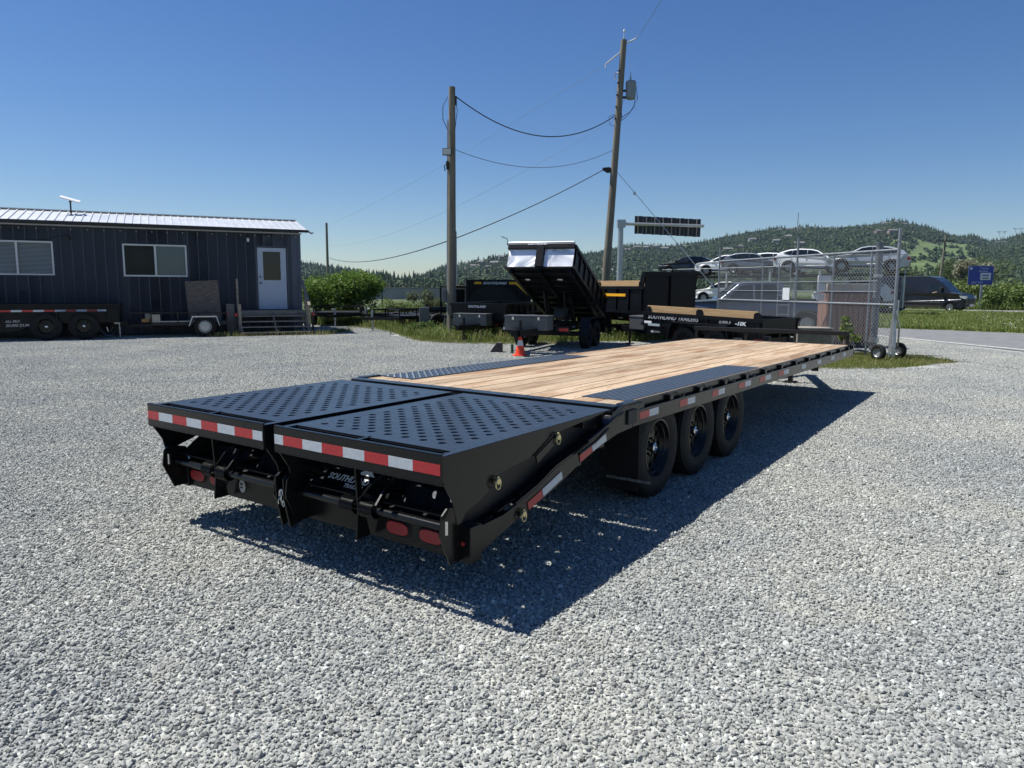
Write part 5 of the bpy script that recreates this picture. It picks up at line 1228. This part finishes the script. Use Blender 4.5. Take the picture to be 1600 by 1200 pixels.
# ------------------------------------------------------------ cone, chock
CONE = mat('orange_cone_plastic', (.72, .055, .015), .5, var=.08, vscale=9)
cn = thing('traffic_cone', 'orange traffic cone with a white collar beside the trailer deck', 'cone', (.19, 17.25, .004), R(12))
MB().box(-.16, .16, -.16, .16, 0, .03).build('base', CONE, cn, bevel=.01)
MB().lathe([(.125, .028), (.12, .05), (.078, .245)], (0, 0, 0), 'z', 24).build('cone', CONE, cn, smooth=True)
MB().lathe([(.0785, .245), (.052, .37)], (0, 0, 0), 'z', 24).build('collar', mat('cone_collar', (.6, .6, .6), .5), cn, smooth=True)
MB().lathe([(.052, .37), (.028, .485), (.018, .49)], (0, 0, 0), 'z', 24).build('tip', CONE, cn, smooth=True)
tag(MB().prism([(-.13, 0), (.17, 0), (.17, .24), (.05, .25)], 'y', -.12, .12).build('wheel_chock', mat('dark_chock', (.05, .048, .045), .85, var=.4, vscale=9), None, (-.42, 18.25, 0), (0, 0, R(-8)), bevel=.01), 'dark wedge chock lying on the gravel left of the cone', 'chock')
t = thing('valve_stand', 'short dark green post beside the orange cone', 'post', (.0, 17.9, 0)); MB().tube([(0, 0, 0), (0, 0, .22)], .035, 8).build('post', mat('dark_green_paint', (.015, .06, .04), .5), t)
# ------------------------------------------------------------ chain-link rolling gate
def chainlink(parent, x0, x1, z0, z1, y=0, cell=.10, r=.0042, m=None):
    b = MB(); H = z1 - z0; Wg = x1 - x0; n = int((Wg + H) / cell)
    def seg(p, q):
        p = Vector((p[0], y, p[1])); q = Vector((q[0], y, q[1])); d = (q - p).normalized(); a = Vector((-d.z, 0, d.x)) * r; c = Vector((0, r, 0))
        b.add([p + a, p - a * .5 + c, p - a * .5 - c, q + a, q - a * .5 + c, q - a * .5 - c], [(0, 1, 4, 3), (1, 2, 5, 4), (2, 0, 3, 5)])
    for k in range(1, n + 1):
        o = k * cell
        xa, za = (x0, z0 + o) if o <= H else (x0 + o - H, z1); xb, zb = (x0 + o, z0) if o <= Wg else (x1, z0 + o - Wg)
        seg((xa, za), (xb, zb)); seg((x0 + x1 - xa, za), (x0 + x1 - xb, zb))
    return tag(b.build('chain_link_mesh', m or GALV, parent), kind='stuff')
g0 = Vector((8.72, 16.75, 0)); g1 = Vector((6.85, 24.5, 0)); gd = (g1 - g0); GL = gd.length; ga = math.atan2(gd.y, gd.x)
gt = thing('rolling_gate', 'tall galvanised chain-link rolling gate beyond the trailer nose', 'gate', tuple(g0), ga)
def gp(b, x, z0, z1, r): b.tube([(x, 0, z0), (x, 0, z1)], r, 8)
b = MB()
for z, r in ((2.50, .028), (1.255, .026), (.13, .026)): b.tube([(0, 0, z), (GL, 0, z)], r, 8)
for z in (1.80, 1.55): b.tube([(.6, .01, z), (GL, .01, z)], .012, 6)
b.build('rails', mat('dull_galvanised_post', (.27, .285, .30), .5, metal=.5, var=.2, vscale=12), gt, smooth=True)
for x, zt, r in ((0, 2.98, .036), (.85, 2.50, .024), (2.2, 2.50, .024), (3.75, 3.0, .03), (5.4, 2.5, .024), (GL, 2.95, .03)):
    MB().tube([(x, 0, .05), (x, 0, zt)], r, 10).build('post', mat('dull_galvanised_post', (.27, .285, .30), .5, metal=.5, var=.2, vscale=12), gt, smooth=True)
chainlink(gt, .04, GL - .03, .14, 2.49, m=mat('weathered_mesh_wire', (.30, .31, .32), .5, metal=.4))
b = MB(); b.tube([(.02, 0, 1.25), (.10, -.25, .75), (.30, -.42, .30)], .022, 8); b.tube([(.30, -.42, .19), (.0, 0, .13), (-.12, .42, .19)], .02, 8); b.prism([(-.09, .3), (.09, .3), (.045, .9), (-.045, .9)], 'y', -.03, .03); b.box(-.05, .05, -.05, .05, .08, .34); b.build('wheel_strut', GALV, gt)
for (x, y, a) in ((.30, -.46, 0), (-.12, .46, 0)):
    o = wheel(gt, 0, 0, 0, .185, .105, -1, GALV, simple=True); o.location = (x, y, .19); o.rotation_euler = (0, 0, R(90) + R(8))
tag(MB().box(-.16, .16, -.004, .004, 0, .34).build('paper_notice', mat('white_notice', (.62, .64, .65), .6), None, tuple(g0 + gd * (4.15 / GL) + Vector((-.03, -.01, 1.30))), (0, 0, ga)), 'white notice board tied to the middle of the gate', 'notice')
GALVD = mat('weathered_galvanised', (.16, .17, .19), .55, metal=.5, var=.3, vscale=12)
gp_ = thing('gate_post', 'thick galvanised post just inside the gate end, wrapped in mesh', 'post', (9.0, 18.2, 0)); MB().tube([(0, 0, 0), (0, 0, 2.75)], .085, 14).build('post', GALVD, gp_, smooth=True)
b = MB(); b.lathe([(.088, .3), (.12, .3), (.12, .42), (.088, .42)], (0, 0, 0), 'z', 12); b.lathe([(.088, 1.9), (.105, 1.9), (.105, 1.98), (.088, 1.98)], (0, 0, 0), 'z', 12); b.build('collar', GALV, gp_)
# ladder-like frame behind gate
t = thing('steel_ladder', 'short galvanised ladder standing behind the gate beside the cars', 'ladder', (7.95, 21.6, 1.2), R(-20)); b = MB(); b.tube([(-.16, 0, -1.2), (-.16, 0, 1.15)], .018, 6); b.tube([(.16, 0, -1.2), (.16, 0, 1.15)], .018, 6)
for z in np.arange(-.9, 1.1, .28): b.tube([(-.16, 0, z), (.16, 0, z)], .014, 6)
b.build('frame', GALV, t)
# distant wire fence on the left
wf = thing('wire_fence', 'low wire fence with dark posts beyond the shrubs on the left', 'fence', (-16, 45, 0)); b = MB(); b.tube([(0, 0, 1.55), (13.5, .4, 1.55)], .025, 6); b.build('top_rail', KM, wf)
for k in range(6): MB().tube([(k * 2.6 + .2, .05 * k, 0), (k * 2.6 + .2, .05 * k, 1.6)], .045 if k % 2 else .08, 6).build('post', mat('dark_green_paint', (.015, .06, .04), .5), wf)
chainlink(wf, 0, 13.4, .1, 1.5, cell=.2, r=.0025, m=KM)
bar = thing('concrete_barrier', 'long pale grey concrete wall far behind the wire fence', 'wall', (-19, 98, 0)); MB().box(-14, 10, -.2, .2, 0, 1.55).build('wall', mat('pale_concrete', (.27, .27, .28), .85, var=.15, vscale=.6), bar)
# far pale roofs/vehicles left of the pole
# ------------------------------------------------------------ rusty slatted bin
RUST = mat('rusty_slats', (.17, .085, .062), .85, c2=(.34, .20, .155), vscale=3, stretch=(5, 5, .7), bump=.3)
PALE = mat('pale_timber_cap', (.30, .27, .23), .85, c2=(.42, .39, .34), vscale=3)
bn = thing('rusty_bin', 'tall reddish-brown slatted bin with pale top behind the gate', 'bin', (9.35, 20.6, 0), R(-8))
b = MB().box(-.60, .60, -.45, .45, .18, 1.55); b.build('body', mat('bin_body', (.06, .045, .04), .9), bn)
for k in range(9): MB().box(-.62 + k * .139, -.62 + k * .139 + .118, -.485, -.452, .16, 1.50).build('slat', RUST, bn, bevel=.004)
for k in range(6): MB().box(-.635, -.602, -.44 + k * .15, -.44 + k * .15 + .125, .16, 1.50).build('slat', RUST, bn, bevel=.004)
b = MB().box(-.66, .66, -.50, .50, 1.56, 1.76); b.build('cap', PALE, bn, bevel=.01)
b = MB(); b.box(-.6, .6, -.44, .44, .0, .16); b.build('skid', KM, bn)
for i, (x, y, z0, z1, w2, lb) in enumerate([(8.62, 20.4, 1.78, 1.98, .17, 'upper white carton beside the rusty bin cap'), (8.45, 20.2, 1.52, 1.76, .09, 'middle small white carton left of the rusty bin'), (8.45, 20.2, 1.30, 1.48, .09, 'lowest small white carton left of the rusty bin')]):
    tag(MB().box(-w2, w2, -.05, .05, 0, z1 - z0).build('white_carton', mat('white_notice', (.62, .64, .65), .6), None, (x, y, z0), (0, 0, R(-8))), lb, 'carton')
tag(MB().box(-.45, .45, -.3, .3, 0, .62).build('concrete_block', mat('pale_concrete2', (.26, .24, .20), .9, var=.2, vscale=3, bump=.4), None, (7.9, 19.2, 0), (0, 0, R(-10)), bevel=.02), 'concrete block on the ground behind the trailer front rack', 'block')

# ------------------------------------------------------------ vehicles (local x forward, y left, z up)
def arc(cx, cz, r, a0, a1, n=8): return [(cx + r * math.cos(R(a0 + (a1 - a0) * k / n)), cz + r * math.sin(R(a0 + (a1 - a0) * k / n))) for k in range(n + 1)]
def wprism(b, pts, wfun, mi=0):
    n = len(pts); vs = [(p[0], wfun(*p), p[1]) for p in pts] + [(p[0], -wfun(*p), p[1]) for p in pts]
    b.add(vs, [tuple(range(n)), tuple(range(n, 2 * n))[::-1]] + [(i, n + i, n + (i + 1) % n, (i + 1) % n) for i in range(n)], mi)
def vehicle(name, label, cat, loc, rz, paint, kind='suv', rim=ALLOY, group=None, pitch=0):
    t = thing(name, label, cat, loc, rz, group); t.rotation_euler = (0, pitch, rz)
    if kind == 'suv':
        L, Wd, wr, fx, rx_ = 4.6, 1.88, .37, 1.38, -1.34; hw = Wd / 2
        low = [(-2.28, .38), (-1.80, .30)] + arc(rx_, .37, .43, 188, -8, 8) + [(-.85, .26), (.9, .26)] + arc(fx, .37, .43, 188, -8, 8) + [(1.88, .28), (2.26, .34), (2.32, .62), (2.26, .82), (2.05, .93), (1.15, 1.06), (.9, 1.08), (-2.0, 1.12), (-2.24, 1.05), (-2.33, .7)]
        cabp = [(1.22, 1.02), (.38, 1.50), (.02, 1.585), (-.7, 1.60), (-1.35, 1.53), (-1.95, 1.32), (-2.16, 1.10)]
        wins = [[(.92, 1.12), (.34, 1.45), (-.02, 1.52), (-.24, 1.53), (-.24, 1.14)], [(-.27, 1.14), (-.27, 1.53), (-.72, 1.53), (-1.14, 1.48), (-1.20, 1.17)], [(-1.23, 1.18), (-1.18, 1.47), (-1.42, 1.42), (-1.78, 1.28)]]
        zb, zt, wt = 1.08, 1.63, .66
    elif kind == 'pickup':
        L, Wd, wr, fx, rx_ = 5.8, 2.0, .41, 1.85, -1.75; hw = Wd / 2
        low = [(-2.85, .55), (-2.3, .42)] + arc(rx_, .41, .50, 190, -8, 8) + [(-1.1, .36), (1.2, .36)] + arc(fx, .41, .50, 188, -10, 8) + [(2.45, .4), (2.78, .46), (2.86, .8), (2.78, 1.12), (1.2, 1.22), (-2.85, 1.22)]
        cabp = [(1.25, 1.2), (.55, 1.78), (.2, 1.86), (-.65, 1.86), (-.95, 1.80), (-1.08, 1.2)]
        wins = [[(.98, 1.25), (.48, 1.70), (.08, 1.76), (.08, 1.25)], [(.0, 1.25), (.0, 1.76), (-.68, 1.76), (-.85, 1.25)]]
        zb, zt, wt = 1.2, 1.86, .78
    else:   # van
        L, Wd, wr, fx, rx_ = 6.9, 2.0, .36, 2.35, -1.95; hw = Wd / 2
        low = [(-3.45, .45), (-2.6, .36)] + arc(rx_, .36, .43, 188, -8, 8) + [(-1.4, .30), (1.8, .30)] + arc(fx, .36, .43, 188, -8, 8) + [(2.9, .32), (3.28, .36), (3.40, .55), (3.42, .95), (3.30, 1.22), (2.75, 1.36), (2.3, 1.42), (-3.45, 1.42)]
        cabp = [(2.45, 1.30), (1.55, 2.22), (1.15, 2.52), (.7, 2.62), (-3.30, 2.66), (-3.44, 2.5), (-3.44, 1.25)]
        wins = [[(1.95, 1.40), (1.42, 2.02), (.88, 2.04), (.88, 1.40)]]
        zb, zt, wt = 1.3, 2.66, .86
    def wf(x, z):
        e = min(1, max(0, (abs(x) - (L / 2 - .55)) / .55)) if (x > 0 or kind != 'van') else 0; base = hw * (1 - .13 * e * e) - (.03 if z < .5 else 0)
        if z > zb: base -= (hw - wt) * (z - zb) / (zt - zb)
        return base
    b = MB(); wprism(b, low, wf); body = b.build('body', paint, t, bevel=.035 if kind != 'van' else .045, seg=3)
    b = MB(); wprism(b, cabp, wf); cb = b.build('cabin', paint, t, bevel=.04, seg=3)
    if kind == 'van':     # the near front window is open: lay the glass only on the far side, and a driver sits behind
        pass
    for wn in wins:
        for s in (1, -1):
            b = MB(); n = len(wn); o = .006
            vs = [(x, s * (wf(x, z) + o), z) for x, z in wn]; b.add(vs, [tuple(range(n))]); b.build('side_window', GLASS, cb)
    (xa, za), (xb, zbb) = cabp[0], cabp[1]
    d = Vector((xb - xa, 0, zbb - za)); nrm = Vector((-d.z, 0, d.x)).normalized() * -1
    if nrm.x < 0: nrm = -nrm
    p0 = Vector((xa, 0, za)) + d * .08; p1 = Vector((xa, 0, za)) + d * .95
    w0, w1 = wf(p0.x, p0.z) - .09, wf(p1.x, p1.z) - .09; o = nrm * .012
    MB().add([p0 + o + Vector((0, w0, 0)), p0 + o - Vector((0, w0, 0)), p1 + o - Vector((0, w1, 0)), p1 + o + Vector((0, w1, 0))], [(0, 1, 2, 3)]).build('windshield', GLASS, cb)
    if kind in ('suv', 'pickup'):
        (xa, za), (xb, zbb) = cabp[-1], cabp[-2]; d = Vector((xb - xa, 0, zbb - za)); nrm = Vector((-d.z, 0, d.x)).normalized()
        if nrm.x > 0: nrm = -nrm
        p0 = Vector((xa, 0, za)) + d * .18; p1 = Vector((xa, 0, za)) + d * .92; w0, w1 = wf(p0.x, p0.z) - .12, wf(p1.x, p1.z) - .1; o = nrm * .012
        MB().add([p0 + o + Vector((0, w0, 0)), p0 + o - Vector((0, w0, 0)), p1 + o - Vector((0, w1, 0)), p1 + o + Vector((0, w1, 0))], [(0, 1, 2, 3)]).build('rear_window', GLASS, cb)
    for s in (1, -1):
        for x in (fx, rx_):
            o = wheel(t, 0, 0, 0, wr, .23, 1, rim, spokes=5, simple=True, hub=ALLOY); o.location = (x, s * (hw - .13), wr); o.rotation_euler = (0, 0, R(90) * s)
            ac = MB(); pts = arc(x, wr + 0, wr + .075, 200, -20, 12) + arc(x, wr, wr + .035, -20, 200, 12); ac.prism(pts, 'y', *sorted((s * (hw - .03), s * (hw + .012)))); ac.build('arch_trim', PLAST if kind != 'van' else VANP, t)
        xf = L / 2
        b = MB(); z = {'suv': .78, 'pickup': .98, 'van': 1.06}[kind]; hz = {'suv': .06, 'pickup': .10, 'van': .13}[kind]
        b.prism([(xf - .42, z - hz * .2), (xf - .06, z - hz), (xf - .02, z + hz * .6), (xf - .48, z + hz)], 'y', *sorted((s * (hw - .30), s * (hw - .04 if kind != 'van' else hw - .02)))); b.build('headlight', mat('headlamp_glass', (.45, .47, .5), .12, metal=.3), body)
        b = MB(); b.box(-xf - .005, -xf + .14, *sorted((s * (hw - .30), s * (hw - .055))), z, z + .16 + (.1 if kind == 'pickup' else 0)); b.build('tail_lamp', LENS, body)
        mz = {'suv': 1.10, 'pickup': 1.28, 'van': 1.45}[kind]; mx_ = {'suv': .80, 'pickup': .92, 'van': 1.72}[kind]
        b = MB(); b.box(mx_ - .06, mx_ + .08, *sorted((s * (hw - .03), s * (hw + .20))), mz, mz + (.16 if kind != 'van' else .34)); b.build('mirror', paint if kind != 'van' else PLAST, cb, bevel=.025)
        b = MB()
        for x in {'suv': (.86, -.26, -1.2), 'pickup': (1.02, .04, -.98), 'van': (1.98, .80, -.75, -.95 - 1.2)}[kind]: b.box(x - .006, x + .006, *sorted((s * (hw - .02), s * (hw + .002))), .42, zb - .06)
        b.build('door_gaps', PLAST, body)
        b = MB(); b.box(-1.3 if kind != 'van' else -1.4, .95 if kind != 'van' else 1.8, *sorted((s * (hw - .05), s * (hw + .008))), .30, .42); b.build('sill', PLAST, body, bevel=.01)
        if kind == 'van':
            b = MB(); b.box(-3.3, 1.7, *sorted((s * (hw - .02), s * (hw + .012))), .66, .72); b.box(-3.2, -1.0, *sorted((s * (wf(-2, 1.55) - .01), s * (wf(-2, 1.55) + .008))), 1.52, 1.555); b.build('side_moulding', mat('dull_trim', (.08, .085, .09), .5), body)
    xf = L / 2
    b = MB()
    zg = {'suv': (.48, .74), 'pickup': (.6, 1.02), 'van': (.62, .96)}[kind]
    b.box(xf - .10, xf + (.02 if kind != 'van' else -.015), -hw * .55, hw * .55, *zg); b.build('grille', PLAST, body, bevel=.01)
    b = MB().box(xf - .02, xf + .03, -.26, .26, .42, .54); b.build('number_plate', WHITEP, body)
    return t, body, cb, hw
CARZ = 2.62
HY = lambda a: R(a)
cars = [((14.45, 61.0), NAVYP, 'dark navy car at the far left end of the upper car deck', 155), ((16.85, 58.3), WHITEP, 'white car facing left, second from the left on the upper car deck', 150),
        ((18.0, 55.0), GREYP, 'dark grey car standing between two white cars on the upper deck', -35), ((19.6, 54.6), WHITEP, 'white car with long bonnet just behind the dark grey car', -35),
        ((19.85, 49.2), WHITEP, 'white car with roof spoiler in the middle of the upper deck', -28), ((21.75, 45.4), mat('silver_car_paint', (.46, .49, .51), .3, metal=.4, coat=.5), 'silver car with pale door sticker at the right end of the upper deck', 150)]
for (x, y), p_, lb, a in cars:
    vehicle('parked_car', lb, 'car', (x, y, CARZ), R(a), p_, 'suv', group='cars stacked on the transporter decks', pitch=R(-1.5 if a > 0 else 2.5))
for (x, y), p_, lb in (((16.4, 57.0), WHITEP, 'white car on the lower transporter deck, seen below the second car'), ((21.5, 46.5), WHITEP, 'white car low on the transporter under the silver one')):
    vehicle('parked_car', lb, 'car', (x, y, .55), R(150), p_, 'suv', group='cars stacked on the transporter decks')
tr_ = thing('car_transporter', 'black two-deck car transporter rack under the parked cars', 'car transporter', (17.9, 53.4, 0), math.atan2(44.2 - 62.2, 22.8 - 13.0))
b = MB(); LT = 21
for z in (.46, CARZ - .08):
    for s in (-1, 1): b.box(-LT / 2, LT / 2, s * .95 - .16, s * .95 + .16, z - .05, z + .03)
    for x in np.linspace(-LT / 2 + .3, LT / 2 - .3, 22): b.box(x - .05, x + .05, -1.1, 1.1, z - .12, z - .05)
b.build('decks', KM, tr_); b = MB()
for x in np.linspace(-LT / 2 + .3, LT / 2 - .3, 6):
    for s in (-1, 1): b.box(x - .07, x + .07, s * 1.22 - .07, s * 1.22 + .07, .3, CARZ + .15)
b.tube([(-LT / 2, -1.22, CARZ + .5), (LT / 2, -1.22, CARZ + .5)], .02, 6); b.build('posts', GALV, tr_)
for x in (-8.5, -7.4, 6.5, 7.6):
    for s in (-1, 1):
        o = wheel(tr_, 0, 0, 0, .45, .26, 1, K, simple=True); o.location = (x, s * 1.05, .45); o.rotation_euler = (0, 0, R(90) * s)
MB().box(-LT / 2, LT / 2, -.35, .35, .2, .34).build('chassis', KM, tr_)
pk, body, cb, hw = vehicle('pickup_truck', 'grey crew-cab pickup truck parked behind the chain-link gate', 'pickup truck', (8.5, 26.3, 0), R(172), GREYP, 'pickup')
b = MB(); b.box(-2.80, -1.12, hw - .10, hw - .02, 1.20, 1.26); b.box(-2.80, -1.12, -hw + .02, -hw + .10, 1.20, 1.26); b.build('bed_rail', PLAST, body)
vn, body, cb, hw = vehicle('cargo_van', 'dark slate high-roof cargo van driving on the far highway', 'van', (31.7, 56.9, 0), R(-52), VANP, 'van')
# driver visible at the near front window
SKIN = mat('skin', (.36, .21, .15), .55); SHIRT = mat('pale_shirt', (.35, .36, .38), .8); HAIR = mat('dark_hair', (.03, .022, .018), .8)
dv = thing('person', 'driver in a pale shirt leaning an arm on the van window sill', 'person', (31.7, 56.9, 0), R(-52))
def skin_body(name, joints, edges, m, parent, root=0, sub=1):
    me = bpy.data.meshes.new(name); me.from_pydata([j[0] for j in joints], edges, []); me.materials.append(m)
    o = part(name, me, parent); sk = o.modifiers.new('skin', 'SKIN')
    if not me.skin_vertices: me.skin_vertices.new()
    for v, j in zip(me.skin_vertices[0].data, joints): v.radius = (j[1], j[1])
    me.skin_vertices[0].data[root].use_root = True
    s = o.modifiers.new('sub', 'SUBSURF'); s.levels = s.render_levels = sub; return o
yw = -(hw - .42)
J = [((1.0, yw, .95), .17), ((.98, yw, 1.25), .17), ((.98, yw, 1.48), .13), ((1.0, yw, 1.57), .06), ((1.02, yw, 1.70), .10), ((1.03, yw, 1.80), .085),
     ((1.0, yw - .19, 1.44), .07), ((1.12, yw - .40, 1.36), .05), ((1.36, yw - .46, 1.42), .04), ((1.46, yw - .44, 1.44), .035),
     ((1.0, yw + .19, 1.44), .07), ((1.25, yw + .22, 1.25), .05), ((1.5, yw + .1, 1.38), .035), ((1.4, yw - .09, .92), .09), ((1.4, yw + .09, .92), .09), ((1.8, yw - .09, .6), .06), ((1.8, yw + .09, .6), .06)]
skin_body('body', J, [(0, 1), (1, 2), (2, 3), (3, 4), (4, 5), (2, 6), (6, 7), (7, 8), (8, 9), (2, 10), (10, 11), (11, 12), (0, 13), (0, 14), (13, 15), (14, 16)], SKIN, dv)
JS = [((1.0, yw, .98), .19), ((.98, yw, 1.25), .19), ((.98, yw, 1.46), .15), ((1.0, yw - .20, 1.44), .085), ((1.10, yw - .36, 1.37), .062), ((1.0, yw + .20, 1.44), .085), ((1.15, yw + .22, 1.32), .06)]
skin_body('shirt', JS, [(0, 1), (1, 2), (2, 3), (3, 4), (2, 5), (5, 6)], SHIRT, dv)
b = MB(); b.lathe([(.001, .13), (.06, .12), (.11, .06), (.115, 0), (.10, -.04)], (.99, yw, 1.77), 'z', 12); b.build('hair', HAIR, dv, smooth=True)
# blue roadside sign
BLUE = mat('sign_blue', (.012, .035, .22), .4); SW = mat('sign_white', (.35, .40, .50), .5); GREEN = mat('logo_green', (.03, .2, .05), .5)
bs = thing('blue_sign', 'blue highway services sign with white logo panel behind the van', 'road sign', (37.75, 61.2, 0), R(-20))
pn = MB().box(.0, 1.75, -.03, .03, 2.05, 3.55).build('panel', BLUE, bs, bevel=.01); MB().box(-.02, 1.77, -.02, .02, 2.03, 3.57).build('border', mat('sign_edge', (.15, .2, .3), .5), pn)
MB().box(.86, 1.60, -.036, -.031, 2.42, 3.00).build('logo_panel', mat('logo_panel', (.42, .45, .48), .5), pn)
MB().box(1.0, 1.45, -.041, -.037, 2.52, 2.62).build('logo_mark', GREEN, pn); MB().box(1.0, 1.45, -.041, -.037, 2.75, 2.85).build('logo_mark', BLUE, pn)
def sg(txt, x, z, s): lettering(txt, s, SW, pn, None, M=face_matrix((x, -.036, z), (1, 0, 0), (0, 0, 1)), shear=0, bold=.01)
sg('Tourist', .80, 3.30, .20); sg('Services', .72, 3.08, .20); sg('NEXT EXIT', .25, 2.16, .17); 
b = MB(); b.prism([(.16 + .12 * math.cos(a), 3.36 + .12 * math.sin(a)) for a in np.linspace(0, 6.28, 9)[:-1]], 'y', -.037, -.031); b.build('emblem', SW, pn)
MB().box(.95, 1.12, .03, .13, 0, 3.4).build('post', mat('pale_post', (.35, .37, .36), .7), bs)
t = thing('marker_post', 'thin grey marker post standing in the verge grass', 'post', (16.6, 31.6, 0)); MB().tube([(0, 0, 0), (0, 0, 1.15)], .04, 6).build('post', GALV, t)
